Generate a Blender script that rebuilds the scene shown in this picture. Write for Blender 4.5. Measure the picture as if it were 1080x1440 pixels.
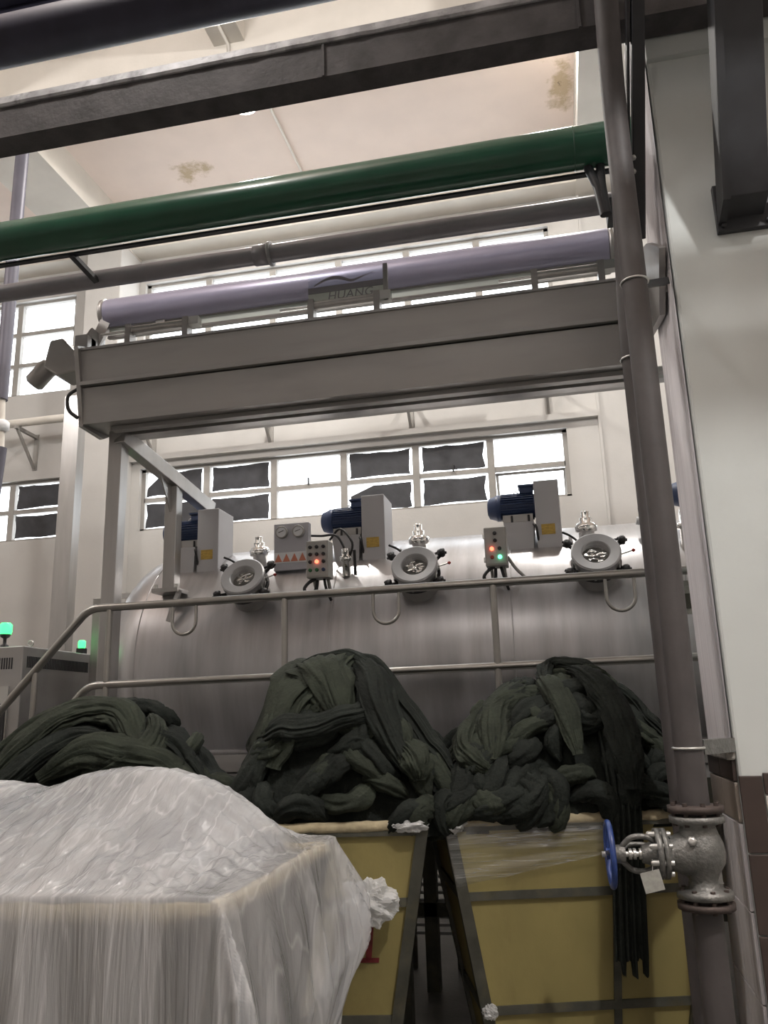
import bpy, math, random
from mathutils import Vector, Matrix, noise
R = math.radians; PI = math.pi
for o in list(bpy.data.objects): bpy.data.objects.remove(o, do_unlink=True)
sc = bpy.context.scene; COL = sc.collection
rnd = random.Random(7)

# ------------------------------------------------------------------ camera
pitch, yaw, roll = R(14.16), R(11.67), R(-1.79)
F = Vector((-math.sin(yaw)*math.cos(pitch), math.cos(yaw)*math.cos(pitch), math.sin(pitch)))
Rt = Vector((math.cos(yaw), math.sin(yaw), 0)); U = Rt.cross(F)
r_ = Rt*math.cos(roll) + U*math.sin(roll); u_ = U*math.cos(roll) - Rt*math.sin(roll)
cd = bpy.data.cameras.new('camera'); cam = bpy.data.objects.new('camera', cd); COL.objects.link(cam)
cd.sensor_fit = 'VERTICAL'; cd.sensor_height = 24; cd.lens = 1165/1440*24; cd.clip_start = .05
m = Matrix((r_, u_, -F)).transposed().to_4x4(); m.translation = (0, 0, 1.6); cam.matrix_world = m
sc.camera = cam

# ------------------------------------------------------------------ light
w = bpy.data.worlds.new('world'); sc.world = w; w.use_nodes = True
bg = w.node_tree.nodes['Background']; bg.inputs[0].default_value = (.93, .96, 1, 1); bg.inputs[1].default_value = 6.2
sc.view_settings.view_transform = 'Standard'; sc.view_settings.look = 'None'
sc.view_settings.gamma = 1; sc.view_settings.use_curve_mapping = False; sc.view_settings.exposure = 0.0
def lamp(name, loc, power, size, col=(1, .955, .92), kind='POINT', rot=(0, 0, 0)):
    l = bpy.data.lights.new(name, kind); l.energy = power; l.color = col
    if kind == 'POINT': l.shadow_soft_size = size
    else: l.shape = 'DISK'; l.size = size
    o = bpy.data.objects.new(name, l); COL.objects.link(o); o.location = loc; o.rotation_euler = rot
    return o
# unseen hall lamps above and behind the photographer, plus one added fill
lamp('hall_light', (2.4, -.3, 7.0), 820, .10, (1, .975, .95))
lamp('hall_light', (-2.6, 2.2, 7.3), 260, .16)
lamp('hall_light', (-1.0, -2.6, 7.0), 90, .25)  # added fill light for the sides facing the camera
lamp('hall_light', (-7.0, 3.0, 7.0), 250, .25)

# ------------------------------------------------------------------ materials
def mat(name, col, rough=.55, metal=0., var=.12, scale=3., stretch=(1, 1, 1), bump=0., bscale=40., coat=0., emit=0., stain=None, stain_amt=0., stain_scale=1.5, spec=.5):
    M = bpy.data.materials.new(name); M.use_nodes = True; nt = M.node_tree; N = nt.nodes; L = nt.links
    b = N['Principled BSDF']; b.inputs['Roughness'].default_value = rough; b.inputs['Metallic'].default_value = metal
    b.inputs['Coat Weight'].default_value = coat; b.inputs['Specular IOR Level'].default_value = spec
    tc = N.new('ShaderNodeTexCoord'); mp = N.new('ShaderNodeMapping'); mp.inputs['Scale'].default_value = stretch
    L.new(tc.outputs['Object'], mp.inputs[0])
    nz = N.new('ShaderNodeTexNoise'); nz.inputs['Scale'].default_value = scale; nz.inputs['Detail'].default_value = 6
    L.new(mp.outputs[0], nz.inputs[0])
    mx = N.new('ShaderNodeMix'); mx.data_type = 'RGBA'
    mx.inputs[6].default_value = (*[max(0, c*(1-var)) for c in col], 1); mx.inputs[7].default_value = (*[min(1, c*(1+var)) for c in col], 1)
    cr = N.new('ShaderNodeMapRange'); cr.inputs[1].default_value = .3; cr.inputs[2].default_value = .7
    L.new(nz.outputs[0], cr.inputs[0]); L.new(cr.outputs[0], mx.inputs[0])
    out = mx.outputs[2]
    if stain:
        n2 = N.new('ShaderNodeTexNoise'); n2.inputs['Scale'].default_value = stain_scale; n2.inputs['Detail'].default_value = 8; n2.inputs['Roughness'].default_value = .65
        L.new(mp.outputs[0], n2.inputs[0])
        c2 = N.new('ShaderNodeMapRange'); c2.inputs[1].default_value = .52; c2.inputs[2].default_value = .72; c2.inputs[4].default_value = stain_amt
        L.new(n2.outputs[0], c2.inputs[0])
        m2 = N.new('ShaderNodeMix'); m2.data_type = 'RGBA'; m2.inputs[7].default_value = (*stain, 1)
        L.new(out, m2.inputs[6]); L.new(c2.outputs[0], m2.inputs[0]); out = m2.outputs[2]
    L.new(out, b.inputs['Base Color'])
    if bump:
        n3 = N.new('ShaderNodeTexNoise'); n3.inputs['Scale'].default_value = bscale; n3.inputs['Detail'].default_value = 4
        L.new(mp.outputs[0], n3.inputs[0]); bp = N.new('ShaderNodeBump'); bp.inputs['Strength'].default_value = bump; bp.inputs['Distance'].default_value = .02
        L.new(n3.outputs[0], bp.inputs['Height']); L.new(bp.outputs[0], b.inputs['Normal'])
    if emit:
        b.inputs['Emission Color'].default_value = (*col, 1); b.inputs['Emission Strength'].default_value = emit
    return M
M = {}
M['wall'] = mat('wall_paint', (.50, .485, .465), .8, var=.05, bump=.05, stain=(.42, .40, .37), stain_amt=.25)
M['column'] = mat('column_paint', (.62, .65, .635), .75, var=.05, scale=1.5, bump=.06, bscale=12, stain=(.47, .48, .46), stain_amt=.3, stain_scale=.9)
M['beam'] = mat('beam_plaster', (.66, .62, .56), .8, var=.05, bump=.05)
M['floor'] = mat('floor_concrete', (.13, .125, .115), .45, var=.3, stain=(.05, .05, .048), stain_amt=.6, bump=.1)
M['steel'] = mat('stainless_steel', (.44, .43, .42), .33, .9, var=.1, stretch=(3, 3, .4), scale=4, stain=(.36, .33, .31), stain_amt=.35, bump=.02)
M['tank'] = mat('vessel_steel', (.48, .475, .485), .34, .9, var=.14, stretch=(5, .8, .6), scale=2.2, stain=(.33, .30, .29), stain_amt=.45, stain_scale=1.6, bump=.03, bscale=6)
M['hood'] = mat('hood_steel', (.37, .36, .35), .42, .75, var=.08, stretch=(.6, 3, 3), scale=3, stain=(.24, .22, .2), stain_amt=.3)
M['rail'] = mat('rail_steel', (.36, .35, .33), .32, .9, var=.1, scale=8)
M['roller'] = mat('roller_grey_plastic', (.34, .33, .44), .3, .25, var=.05, coat=.4)
M['strip'] = mat('strip_light_panel', (.52, .56, .52), .5, .2, var=.06)
M['navy'] = mat('navy_paint', (.030, .030, .050), .5, var=.2, scale=6, stain=(.07, .07, .085), stain_amt=.4)
M['black'] = mat('black_paint', (.028, .029, .033), .5, var=.25, scale=6, stain=(.06, .06, .065), stain_amt=.4)
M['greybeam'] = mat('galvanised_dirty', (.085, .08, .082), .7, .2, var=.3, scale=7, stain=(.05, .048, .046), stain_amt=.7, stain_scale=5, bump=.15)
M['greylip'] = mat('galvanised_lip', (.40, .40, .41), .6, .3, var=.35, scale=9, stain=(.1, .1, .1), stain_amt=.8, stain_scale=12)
M['green'] = mat('green_pipe_paint', (.018, .085, .048), .3, var=.15, coat=.35, stain=(.03, .09, .06), stain_amt=.4)
M['greypipe'] = mat('grey_pipe', (.24, .23, .25), .45, .3, var=.15, stain=(.08, .075, .08), stain_amt=.5)
M['brownpipe'] = mat('brown_primer_pipe', (.072, .064, .064), .6, var=.15, scale=8, stain=(.045, .038, .037), stain_amt=.5, stain_scale=4, bump=.06)
M['droppipe'] = mat('drop_pipe_paint', (.10, .095, .12), .5, .2)
M['flange'] = mat('rusty_flange', (.072, .055, .049), .65, .3, var=.3, scale=20, bump=.2)
M['cast'] = mat('silver_cast_iron', (.21, .21, .20), .45, .6, var=.2, scale=25, stain=(.15, .14, .13), stain_amt=.6, stain_scale=12, bump=.25, bscale=80)
M['bolt'] = mat('zinc_bolt', (.62, .62, .6), .35, .8)
M['wheelblue'] = mat('blue_handwheel_paint', (.02, .05, .2), .4, var=.3, scale=20, coat=.3)
M['motor'] = mat('motor_blue_paint', (.028, .05, .125), .45, var=.15)
M['cover'] = mat('grey_cover_paint', (.47, .465, .48), .5, .15, var=.04)
M['boxgrey'] = mat('control_box_grey', (.40, .39, .37), .5, .2, var=.05)
M['panelgrey'] = mat('gauge_panel_grey', (.46, .46, .50), .5, .1, var=.05)
M['sticker'] = mat('yellow_sticker', (.50, .33, .07), .55, var=.25, scale=40, stretch=(1, 1, 4))
M['ringgrey'] = mat('door_ring_grey', (.38, .38, .39), .42, .5, var=.06)
M['chrome'] = mat('chrome', (.85, .85, .83), .12, 1)
M['darkpart'] = mat('dark_fitting', (.02, .02, .022), .5, var=.2)
M['redlamp'] = mat('red_lamp', (1, .10, .05), .3, emit=6)
M['greenlamp'] = mat('green_lamp', (.10, 1, .45), .3, emit=5)
M['beacon'] = mat('beacon_green', (.05, .9, .18), .3, emit=3)
M['redbtn'] = mat('red_button', (.35, .04, .03), .4)
M['greenbtn'] = mat('green_button', (.03, .16, .06), .4)
M['white'] = mat('white_enamel', (.75, .76, .78), .4, var=.03)
M['warn'] = mat('warning_orange', (.62, .22, .14), .5, var=.08)
M['frame'] = mat('window_frame_paint', (.30, .285, .265), .6, var=.1)
M['coversheet'] = mat('black_cover_sheet', (.045, .046, .052), .7, var=.25, scale=6, bump=.2, bscale=10)
M['yellow'] = mat('yellow_fibreglass', (.27, .225, .085), .6, var=.14, scale=4, stretch=(1, 1, .6), stain=(.15, .11, .045), stain_amt=.55, stain_scale=3, bump=.06)
M['cartframe'] = mat('cart_frame_paint', (.075, .075, .06), .55, .3, var=.3, scale=12, stain=(.16, .14, .07), stain_amt=.4, stain_scale=8)
M['padding'] = mat('rim_padding', (.40, .34, .22), .85, var=.25, scale=14, stain=(.2, .15, .09), stain_amt=.5, stain_scale=10, bump=.3, bscale=30)
M['rubber'] = mat('castor_rubber', (.03, .03, .03), .8)
M['redpaint'] = mat('red_marking_paint', (.16, .018, .02), .7, var=.3, scale=20)
M['fab'] = mat('dark_green_fabric', (.0125, .016, .013), .85, var=.35, scale=9, stretch=(1, 1, 1), bump=.35, bscale=55, spec=.3)
M['fab2'] = mat('olive_green_fabric', (.027, .033, .023), .85, var=.3, scale=9, bump=.35, bscale=55, spec=.3)
M['fabpale'] = mat('pale_grey_fabric', (.13, .14, .15), .9, var=.2, scale=5, stain=(.07, .075, .075), stain_amt=.8, stain_scale=4, bump=.25, bscale=40)
M['browntile'] = mat('brown_tile', (.058, .041, .035), .4, var=.15, scale=6)
M['creamtile'] = mat('cream_tile', (.56, .55, .50), .35, var=.06)
M['beigetile'] = mat('beige_tile', (.36, .31, .27), .45, var=.08)
M['mortar'] = mat('mortar', (.36, .34, .31), .9, var=.3, scale=30, bump=.4)
M['paper'] = mat('paper_tag', (.34, .34, .31), .8, var=.15, scale=60)
M['lampface'] = mat('lamp_face', (1, .96, .88), .4, emit=9)
M['deck'] = mat('platform_deck', (.12, .12, .12), .5, .5, var=.2)

# plaster column side with paint drips; window light put into the paler colour
def streaky():
    m = mat('column_side_lit_streaks', (.80, .765, .79), .8, var=.10, scale=2.0, stretch=(1, 14, .35), bump=.5, bscale=2.2)
    return m
M['colside'] = streaky()

def ceiling_mat():
    m = mat('ceiling_paint', (.80, .675, .60), .85, var=.03, bump=.03)
    nt = m.node_tree; N = nt.nodes; L = nt.links; b = N['Principled BSDF']
    src = b.inputs['Base Color'].links[0].from_socket
    g = N.new('ShaderNodeNewGeometry')
    nz = N.new('ShaderNodeTexNoise'); nz.inputs['Scale'].default_value = 3.2; nz.inputs['Detail'].default_value = 7; nz.inputs['Roughness'].default_value = .7
    L.new(g.outputs['Position'], nz.inputs[0])
    prev = src
    for (c, rx, ry) in (((-3.85, 7.92, 8), .42, .26), ((.44, 7.55, 8), .24, .55)):
        sub = N.new('ShaderNodeVectorMath'); sub.operation = 'SUBTRACT'; sub.inputs[1].default_value = c; L.new(g.outputs['Position'], sub.inputs[0])
        dv = N.new('ShaderNodeVectorMath'); dv.operation = 'DIVIDE'; dv.inputs[1].default_value = (rx, ry, 1); L.new(sub.outputs[0], dv.inputs[0])
        ln = N.new('ShaderNodeVectorMath'); ln.operation = 'LENGTH'; L.new(dv.outputs[0], ln.inputs[0])
        add = N.new('ShaderNodeMath'); add.operation = 'MULTIPLY_ADD'; add.inputs[1].default_value = -2.6; add.inputs[2].default_value = 1.3+.45; L.new(nz.outputs[0], add.inputs[0])
        s2 = N.new('ShaderNodeMath'); s2.operation = 'ADD'; L.new(ln.outputs['Value'], s2.inputs[0]); L.new(add.outputs[0], s2.inputs[1])
        for lo, hi, colr in ((1.15, .75, (.50, .39, .26)), (.55, .42, (.13, .10, .07))):
            mr = N.new('ShaderNodeMapRange'); mr.inputs[1].default_value = hi; mr.inputs[2].default_value = lo; mr.inputs[3].default_value = 1.0; mr.inputs[4].default_value = 0
            L.new(s2.outputs[0], mr.inputs[0])
            mx = N.new('ShaderNodeMix'); mx.data_type = 'RGBA'; mx.inputs[7].default_value = (*colr, 1)
            L.new(mr.outputs[0], mx.inputs[0]); L.new(prev, mx.inputs[6]); prev = mx.outputs[2]
    L.new(prev, b.inputs['Base Color'])
    return m
M['ceiling'] = ceiling_mat()

def glass_mat(name, tint, gl):
    m = bpy.data.materials.new(name); m.use_nodes = True; nt = m.node_tree; nt.nodes.clear(); N = nt.nodes; L = nt.links
    o = N.new('ShaderNodeOutputMaterial'); t = N.new('ShaderNodeBsdfTransparent'); t.inputs[0].default_value = (*tint, 1)
    g = N.new('ShaderNodeBsdfGlossy'); g.inputs['Roughness'].default_value = .08; mx = N.new('ShaderNodeMixShader'); mx.inputs[0].default_value = gl
    L.new(t.outputs[0], mx.inputs[1]); L.new(g.outputs[0], mx.inputs[2]); L.new(mx.outputs[0], o.inputs[0])
    return m
M['glass'] = glass_mat('window_glass', (.95, .96, .96), .06)
M['plateglass'] = glass_mat('acrylic_plate', (.93, .95, .97), .05)

def film_mat(name, base, lo, hi, stretch):
    m = bpy.data.materials.new(name); m.use_nodes = True; nt = m.node_tree; nt.nodes.clear(); N = nt.nodes; L = nt.links
    o = N.new('ShaderNodeOutputMaterial'); t = N.new('ShaderNodeBsdfTransparent'); t.inputs[0].default_value = (.93, .94, .95, 1)
    p = N.new('ShaderNodeBsdfPrincipled'); p.inputs['Base Color'].default_value = (*base, 1); p.inputs['Roughness'].default_value = .13
    p.inputs['Specular IOR Level'].default_value = .7
    tl = N.new('ShaderNodeBsdfTranslucent'); tl.inputs[0].default_value = (.8, .8, .8, 1)
    m1 = N.new('ShaderNodeMixShader'); m1.inputs[0].default_value = .3; L.new(p.outputs[0], m1.inputs[1]); L.new(tl.outputs[0], m1.inputs[2])
    tc = N.new('ShaderNodeTexCoord'); mp = N.new('ShaderNodeMapping'); mp.inputs['Scale'].default_value = stretch; L.new(tc.outputs['Object'], mp.inputs[0])
    nz = N.new('ShaderNodeTexNoise'); nz.inputs['Scale'].default_value = 3; nz.inputs['Detail'].default_value = 3; nz.inputs['Roughness'].default_value = .5; nz.inputs['Distortion'].default_value = .1
    L.new(mp.outputs[0], nz.inputs[0])
    # thin creases where the film is folded double, over a nearly even haze
    sb = N.new('ShaderNodeMath'); sb.operation = 'SUBTRACT'; sb.inputs[1].default_value = .5; L.new(nz.outputs[0], sb.inputs[0])
    ab = N.new('ShaderNodeMath'); ab.operation = 'ABSOLUTE'; L.new(sb.outputs[0], ab.inputs[0])
    mr = N.new('ShaderNodeMapRange'); mr.inputs[1].default_value = 0; mr.inputs[2].default_value = .03; mr.inputs[3].default_value = .16; mr.inputs[4].default_value = 0
    L.new(ab.outputs[0], mr.inputs[0])
    n4 = N.new('ShaderNodeTexNoise'); n4.inputs['Scale'].default_value = 1.3; n4.inputs['Detail'].default_value = 5; L.new(mp.outputs[0], n4.inputs[0])
    m4 = N.new('ShaderNodeMapRange'); m4.inputs[1].default_value = .35; m4.inputs[2].default_value = .65; m4.inputs[3].default_value = lo; m4.inputs[4].default_value = hi
    L.new(n4.outputs[0], m4.inputs[0]); ad = N.new('ShaderNodeMath'); ad.operation = 'ADD'; ad.use_clamp = True; L.new(m4.outputs[0], ad.inputs[0]); L.new(mr.outputs[0], ad.inputs[1])
    m2 = N.new('ShaderNodeMixShader'); L.new(ad.outputs[0], m2.inputs[0]); L.new(t.outputs[0], m2.inputs[1]); L.new(m1.outputs[0], m2.inputs[2])
    n3 = N.new('ShaderNodeTexNoise'); n3.inputs['Scale'].default_value = 9; n3.inputs['Detail'].default_value = 5; n3.inputs['Distortion'].default_value = 1.2
    L.new(mp.outputs[0], n3.inputs[0]); bp = N.new('ShaderNodeBump'); bp.inputs['Strength'].default_value = .6; bp.inputs['Distance'].default_value = .02
    L.new(n3.outputs[0], bp.inputs['Height']); L.new(bp.outputs[0], p.inputs['Normal'])
    L.new(m2.outputs[0], o.inputs[0])
    return m
M['film'] = film_mat('clear_plastic_film', (.88, .88, .89), .34, .60, (4.5, 1.1, .30))
M['wrap'] = film_mat('plastic_wrap_film', (.80, .80, .78), .04, .34, (.5, .5, 9))
M['bag'] = film_mat('plastic_bag_film', (.85, .86, .86), .45, .95, (1, 1, 1))

# ------------------------------------------------------------------ mesh builder
class MB:
    def __init__(s, mtx=None): s.v = []; s.f = []; s.s = []; s.m = mtx
    def add(s, vs, fs, smooth=False):
        k = len(s.v)
        s.v += [(s.m @ Vector(p)) if s.m else Vector(p) for p in vs]
        s.f += [tuple(i+k for i in f) for f in fs]; s.s += [smooth]*len(fs)
        return s
    def bx(s, x0, x1, y0, y1, z0, z1):
        vs = [(x, y, z) for x in (x0, x1) for y in (y0, y1) for z in (z0, z1)]
        return s.add(vs, [(0, 1, 3, 2), (4, 6, 7, 5), (0, 4, 5, 1), (2, 3, 7, 6), (0, 2, 6, 4), (1, 5, 7, 3)])
    def hexa(s, lo, hi):      # two quads of four points each
        return s.add(list(lo)+list(hi), [(3, 2, 1, 0), (4, 5, 6, 7)]+[(i, (i+1) % 4, 4+(i+1) % 4, 4+i) for i in range(4)])
    def bar(s, p, q, wd, ht, up=(0, 0, 1)):   # box bar between two points
        p = Vector(p); q = Vector(q); d = (q-p).normalized(); u = Vector(up)
        if abs(d.dot(u)) > .95: u = Vector((0, 1, 0))
        x = d.cross(u).normalized(); y = x.cross(d)
        c = [(-1, -1), (1, -1), (1, 1), (-1, 1)]
        return s.hexa([p+x*a*wd/2+y*b*ht/2 for a, b in c], [q+x*a*wd/2+y*b*ht/2 for a, b in c])
    def tube(s, pts, r, n=12, closed=False, caps=True, sx=1.):
        pts = [Vector(p) for p in pts]; k = len(pts)
        rs = r if isinstance(r, (list, tuple)) else [r]*k
        tang = []
        for i in range(k):
            a = pts[(i-1) % k] if (i > 0 or closed) else pts[0]; b = pts[(i+1) % k] if (i < k-1 or closed) else pts[-1]
            tang.append((b-a).normalized())
        ref = Vector((0, 0, 1)) if abs(tang[0].z) < .9 else Vector((1, 0, 0))
        x = tang[0].cross(ref).normalized(); vs = []
        for i in range(k):
            x = (x-tang[i]*x.dot(tang[i])).normalized(); y = tang[i].cross(x)
            for j in range(n):
                a = 2*PI*j/n; vs.append(pts[i]+(x*math.cos(a)*sx+y*math.sin(a))*rs[i])
        fs = []
        for i in range(k if closed else k-1):
            for j in range(n):
                a = i*n+j; b = i*n+(j+1) % n; c = ((i+1) % k)*n+(j+1) % n; d = ((i+1) % k)*n+j
                fs.append((a, b, c, d))
        s.add(vs, fs, True)
        if caps and not closed:
            s.add(vs[:n], [tuple(range(n-1, -1, -1))]); s.add(vs[-n:], [tuple(range(n))])
        return s
    def cyl(s, p, q, r, n=20): return s.tube([p, q], r, n)
    def lathe(s, prof, org, axis, n=28):      # profile of (radius, height along axis)
        org = Vector(org); ax = Vector(axis).normalized(); ref = Vector((0, 0, 1)) if abs(ax.z) < .9 else Vector((1, 0, 0))
        x = ax.cross(ref).normalized(); y = ax.cross(x); vs = []
        for (r, h) in prof:
            for j in range(n):
                a = 2*PI*j/n; vs.append(org+ax*h+(x*math.cos(a)+y*math.sin(a))*max(r, 1e-4))
        fs = []
        for i in range(len(prof)-1):
            for j in range(n): fs.append((i*n+j, i*n+(j+1) % n, (i+1)*n+(j+1) % n, (i+1)*n+j))
        k0 = len(s.v); s.add(vs, fs, True)
        for i in range(len(prof)-1):          # flat shading on steps
            if abs(prof[i][1]-prof[i+1][1]) < 1e-5 or abs(prof[i][0]-prof[i+1][0]) < 1e-5:
                pass
        s.add(vs[:n], [tuple(range(n))]); s.add(vs[-n:], [tuple(range(n-1, -1, -1))])
        return s
    def prism(s, poly, ax, a0, a1):           # polygon in the two other axes extruded along ax
        def pt(p, a):
            return (a, p[0], p[1]) if ax == 'x' else (p[0], a, p[1]) if ax == 'y' else (p[0], p[1], a)
        n = len(poly)
        return s.add([pt(p, a0) for p in poly]+[pt(p, a1) for p in poly], [tuple(range(n)), tuple(range(2*n-1, n-1, -1))]+[(i, n+i, n+(i+1) % n, (i+1) % n) for i in range(n)])
    def torus(s, c, axis, Rr, r, a0=0, a1=2*PI, n=28, k=8, ref=None):
        c = Vector(c); ax = Vector(axis).normalized(); rf = Vector(ref) if ref else (Vector((0, 0, 1)) if abs(ax.z) < .9 else Vector((1, 0, 0)))
        x = (rf-ax*rf.dot(ax)).normalized(); y = ax.cross(x); full = abs(a1-a0) > 2*PI-.01
        pts = [c+(x*math.cos(a0+(a1-a0)*i/n)+y*math.sin(a0+(a1-a0)*i/n))*Rr for i in range(n if full else n+1)]
        return s.tube(pts, r, k, closed=full)
    def grid(s, rows, smooth=True, wrap=False):
        nr = len(rows); nc = len(rows[0]); fs = []
        for i in range(nr-1):
            for j in range(nc if wrap else nc-1): fs.append((i*nc+j, i*nc+(j+1) % nc, (i+1)*nc+(j+1) % nc, (i+1)*nc+j))
        return s.add([p for r in rows for p in r], fs, smooth)
    def build(s, name, material, parent=None, bevel=0., sub=0):
        if parent is not None: org = parent.matrix_world.translation if False else WORLD.get(parent.name, Vector())
        else:
            xs = [p.x for p in s.v]; ys = [p.y for p in s.v]; zs = [p.z for p in s.v]
            org = Vector(((min(xs)+max(xs))/2, (min(ys)+max(ys))/2, min(zs)))
        me = bpy.data.meshes.new(name); me.from_pydata([p-org for p in s.v], [], s.f); me.update()
        me.polygons.foreach_set('use_smooth', s.s)
        import bmesh
        bm = bmesh.new(); bm.from_mesh(me); bmesh.ops.recalc_face_normals(bm, faces=bm.faces); bm.to_mesh(me); bm.free()
        me.materials.append(M[material] if isinstance(material, str) else material)
        o = bpy.data.objects.new(name, me); COL.objects.link(o)
        if parent is not None: o.parent = parent; WORLD[o.name] = org
        else: o.location = org; WORLD[o.name] = org
        if bevel:
            bv = o.modifiers.new('bevel', 'BEVEL'); bv.width = bevel; bv.segments = 2; bv.limit_method = 'ANGLE'; bv.angle_limit = R(40)
        return o
WORLD = {}
def thing(name, label, cat, loc, group=None, kind=None):
    o = bpy.data.objects.new(name, None); COL.objects.link(o); o.location = loc; o.empty_display_size = .1; WORLD[o.name] = Vector(loc)
    return tag(o, label, cat, group, kind)
def tag(o, label=None, cat=None, group=None, kind=None):
    if label: o['label'] = label
    if cat: o['category'] = cat
    if group: o['group'] = group
    if kind: o['kind'] = kind
    return o
def struct(o, label, cat='wall'): return tag(o, label, cat, kind='structure')
def bend(pts, rad, n=6):                      # round the corners of a polyline
    pts = [Vector(p) for p in pts]; out = [pts[0]]
    for i in range(1, len(pts)-1):
        a = (pts[i-1]-pts[i]); b = (pts[i+1]-pts[i]); t = min(rad, a.length*.45, b.length*.45)
        p0 = pts[i]+a.normalized()*t; p2 = pts[i]+b.normalized()*t
        for k in range(n+1):
            q = k/n; out.append(p0*(1-q)**2+pts[i]*2*q*(1-q)+p2*q*q)
    return out+[pts[-1]]
def spline(pts, n=10):
    pts = [Vector(p) for p in pts]; P = [pts[0]*2-pts[1]]+pts+[pts[-1]*2-pts[-2]]; out = []
    for i in range(1, len(P)-2):
        for k in range(n):
            t = k/n; a, b, c, d = P[i-1], P[i], P[i+1], P[i+2]
            out.append(.5*((2*b)+(c-a)*t+(2*a-5*b+4*c-d)*t*t+(3*b-a-3*c+d)*t**3))
    return out+[pts[-1]]

# ------------------------------------------------------------------ the hall
XL, XR, YF, YB, ZC = -9.5, 7.0, -7.0, 9.0, 8.0
struct(MB().bx(XL, XR, YF, YB+.3, -.2, 0).build('floor', 'floor'), 'dark worn concrete factory floor', 'floor')
struct(MB().bx(XL, XR, YF, YB+.3, ZC, ZC+.2).build('ceiling', 'ceiling'), 'cream painted concrete ceiling with peeling stains', 'ceiling')
struct(MB().bx(XL-.2, XL, YF, YB, 0, ZC).build('wall_left', 'wall'), 'plain white painted side wall of the hall', 'wall')
struct(MB().bx(XR, XR+.2, YF, YB, 0, ZC).build('wall_right', 'wall'), 'plain white wall behind the concrete column', 'wall')
struct(MB().bx(XL, XR, YF-.2, YF, 0, ZC).build('wall_front', 'wall'), 'plain white wall opposite the dyeing vessel', 'wall')
WZ0, WZ1, UZ0, UZ1 = 3.93, 4.72, 5.90, 7.27
PW = .8633
win = [('window_1', -4.93, .25, WZ0, WZ1, 6, 2), ('window_2', -8.46, -5.87, WZ0, WZ1, 3, 2), ('window_3', -4.96, .24, UZ0, UZ1, 6, 3), ('window_4', -8.56, -5.97, UZ0, UZ1, 3, 3), ('window_5', 1.35, 3.94, WZ0, WZ1, 3, 2), ('window_6', 1.35, 3.94, UZ0, UZ1, 3, 3)]
wb = MB(); T = YB+.22
def wall_row(z0, z1, openings):
    x = XL
    for a, b in sorted(openings): wb.bx(x, a, YB, T, z0, z1); x = b
    wb.bx(x, XR, YB, T, z0, z1)
wall_row(0, WZ0, []); wall_row(WZ0, WZ1, [(w_[1], w_[2]) for w_ in win if w_[3] == WZ0]); wall_row(WZ1, UZ0, [])
wall_row(UZ0, UZ1, [(w_[1], w_[2]) for w_ in win if w_[3] == UZ0]); wall_row(UZ1, ZC, [])
struct(wb.build('wall_back', 'wall'), 'white painted wall with two rows of factory windows', 'wall')
# sill moulding above the lower windows
struct(MB().bx(-5.04, .6, 8.93, YB, 4.80, 4.87).build('trim_1', 'wall'), 'shallow plaster band above the lower windows', 'trim')

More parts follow.
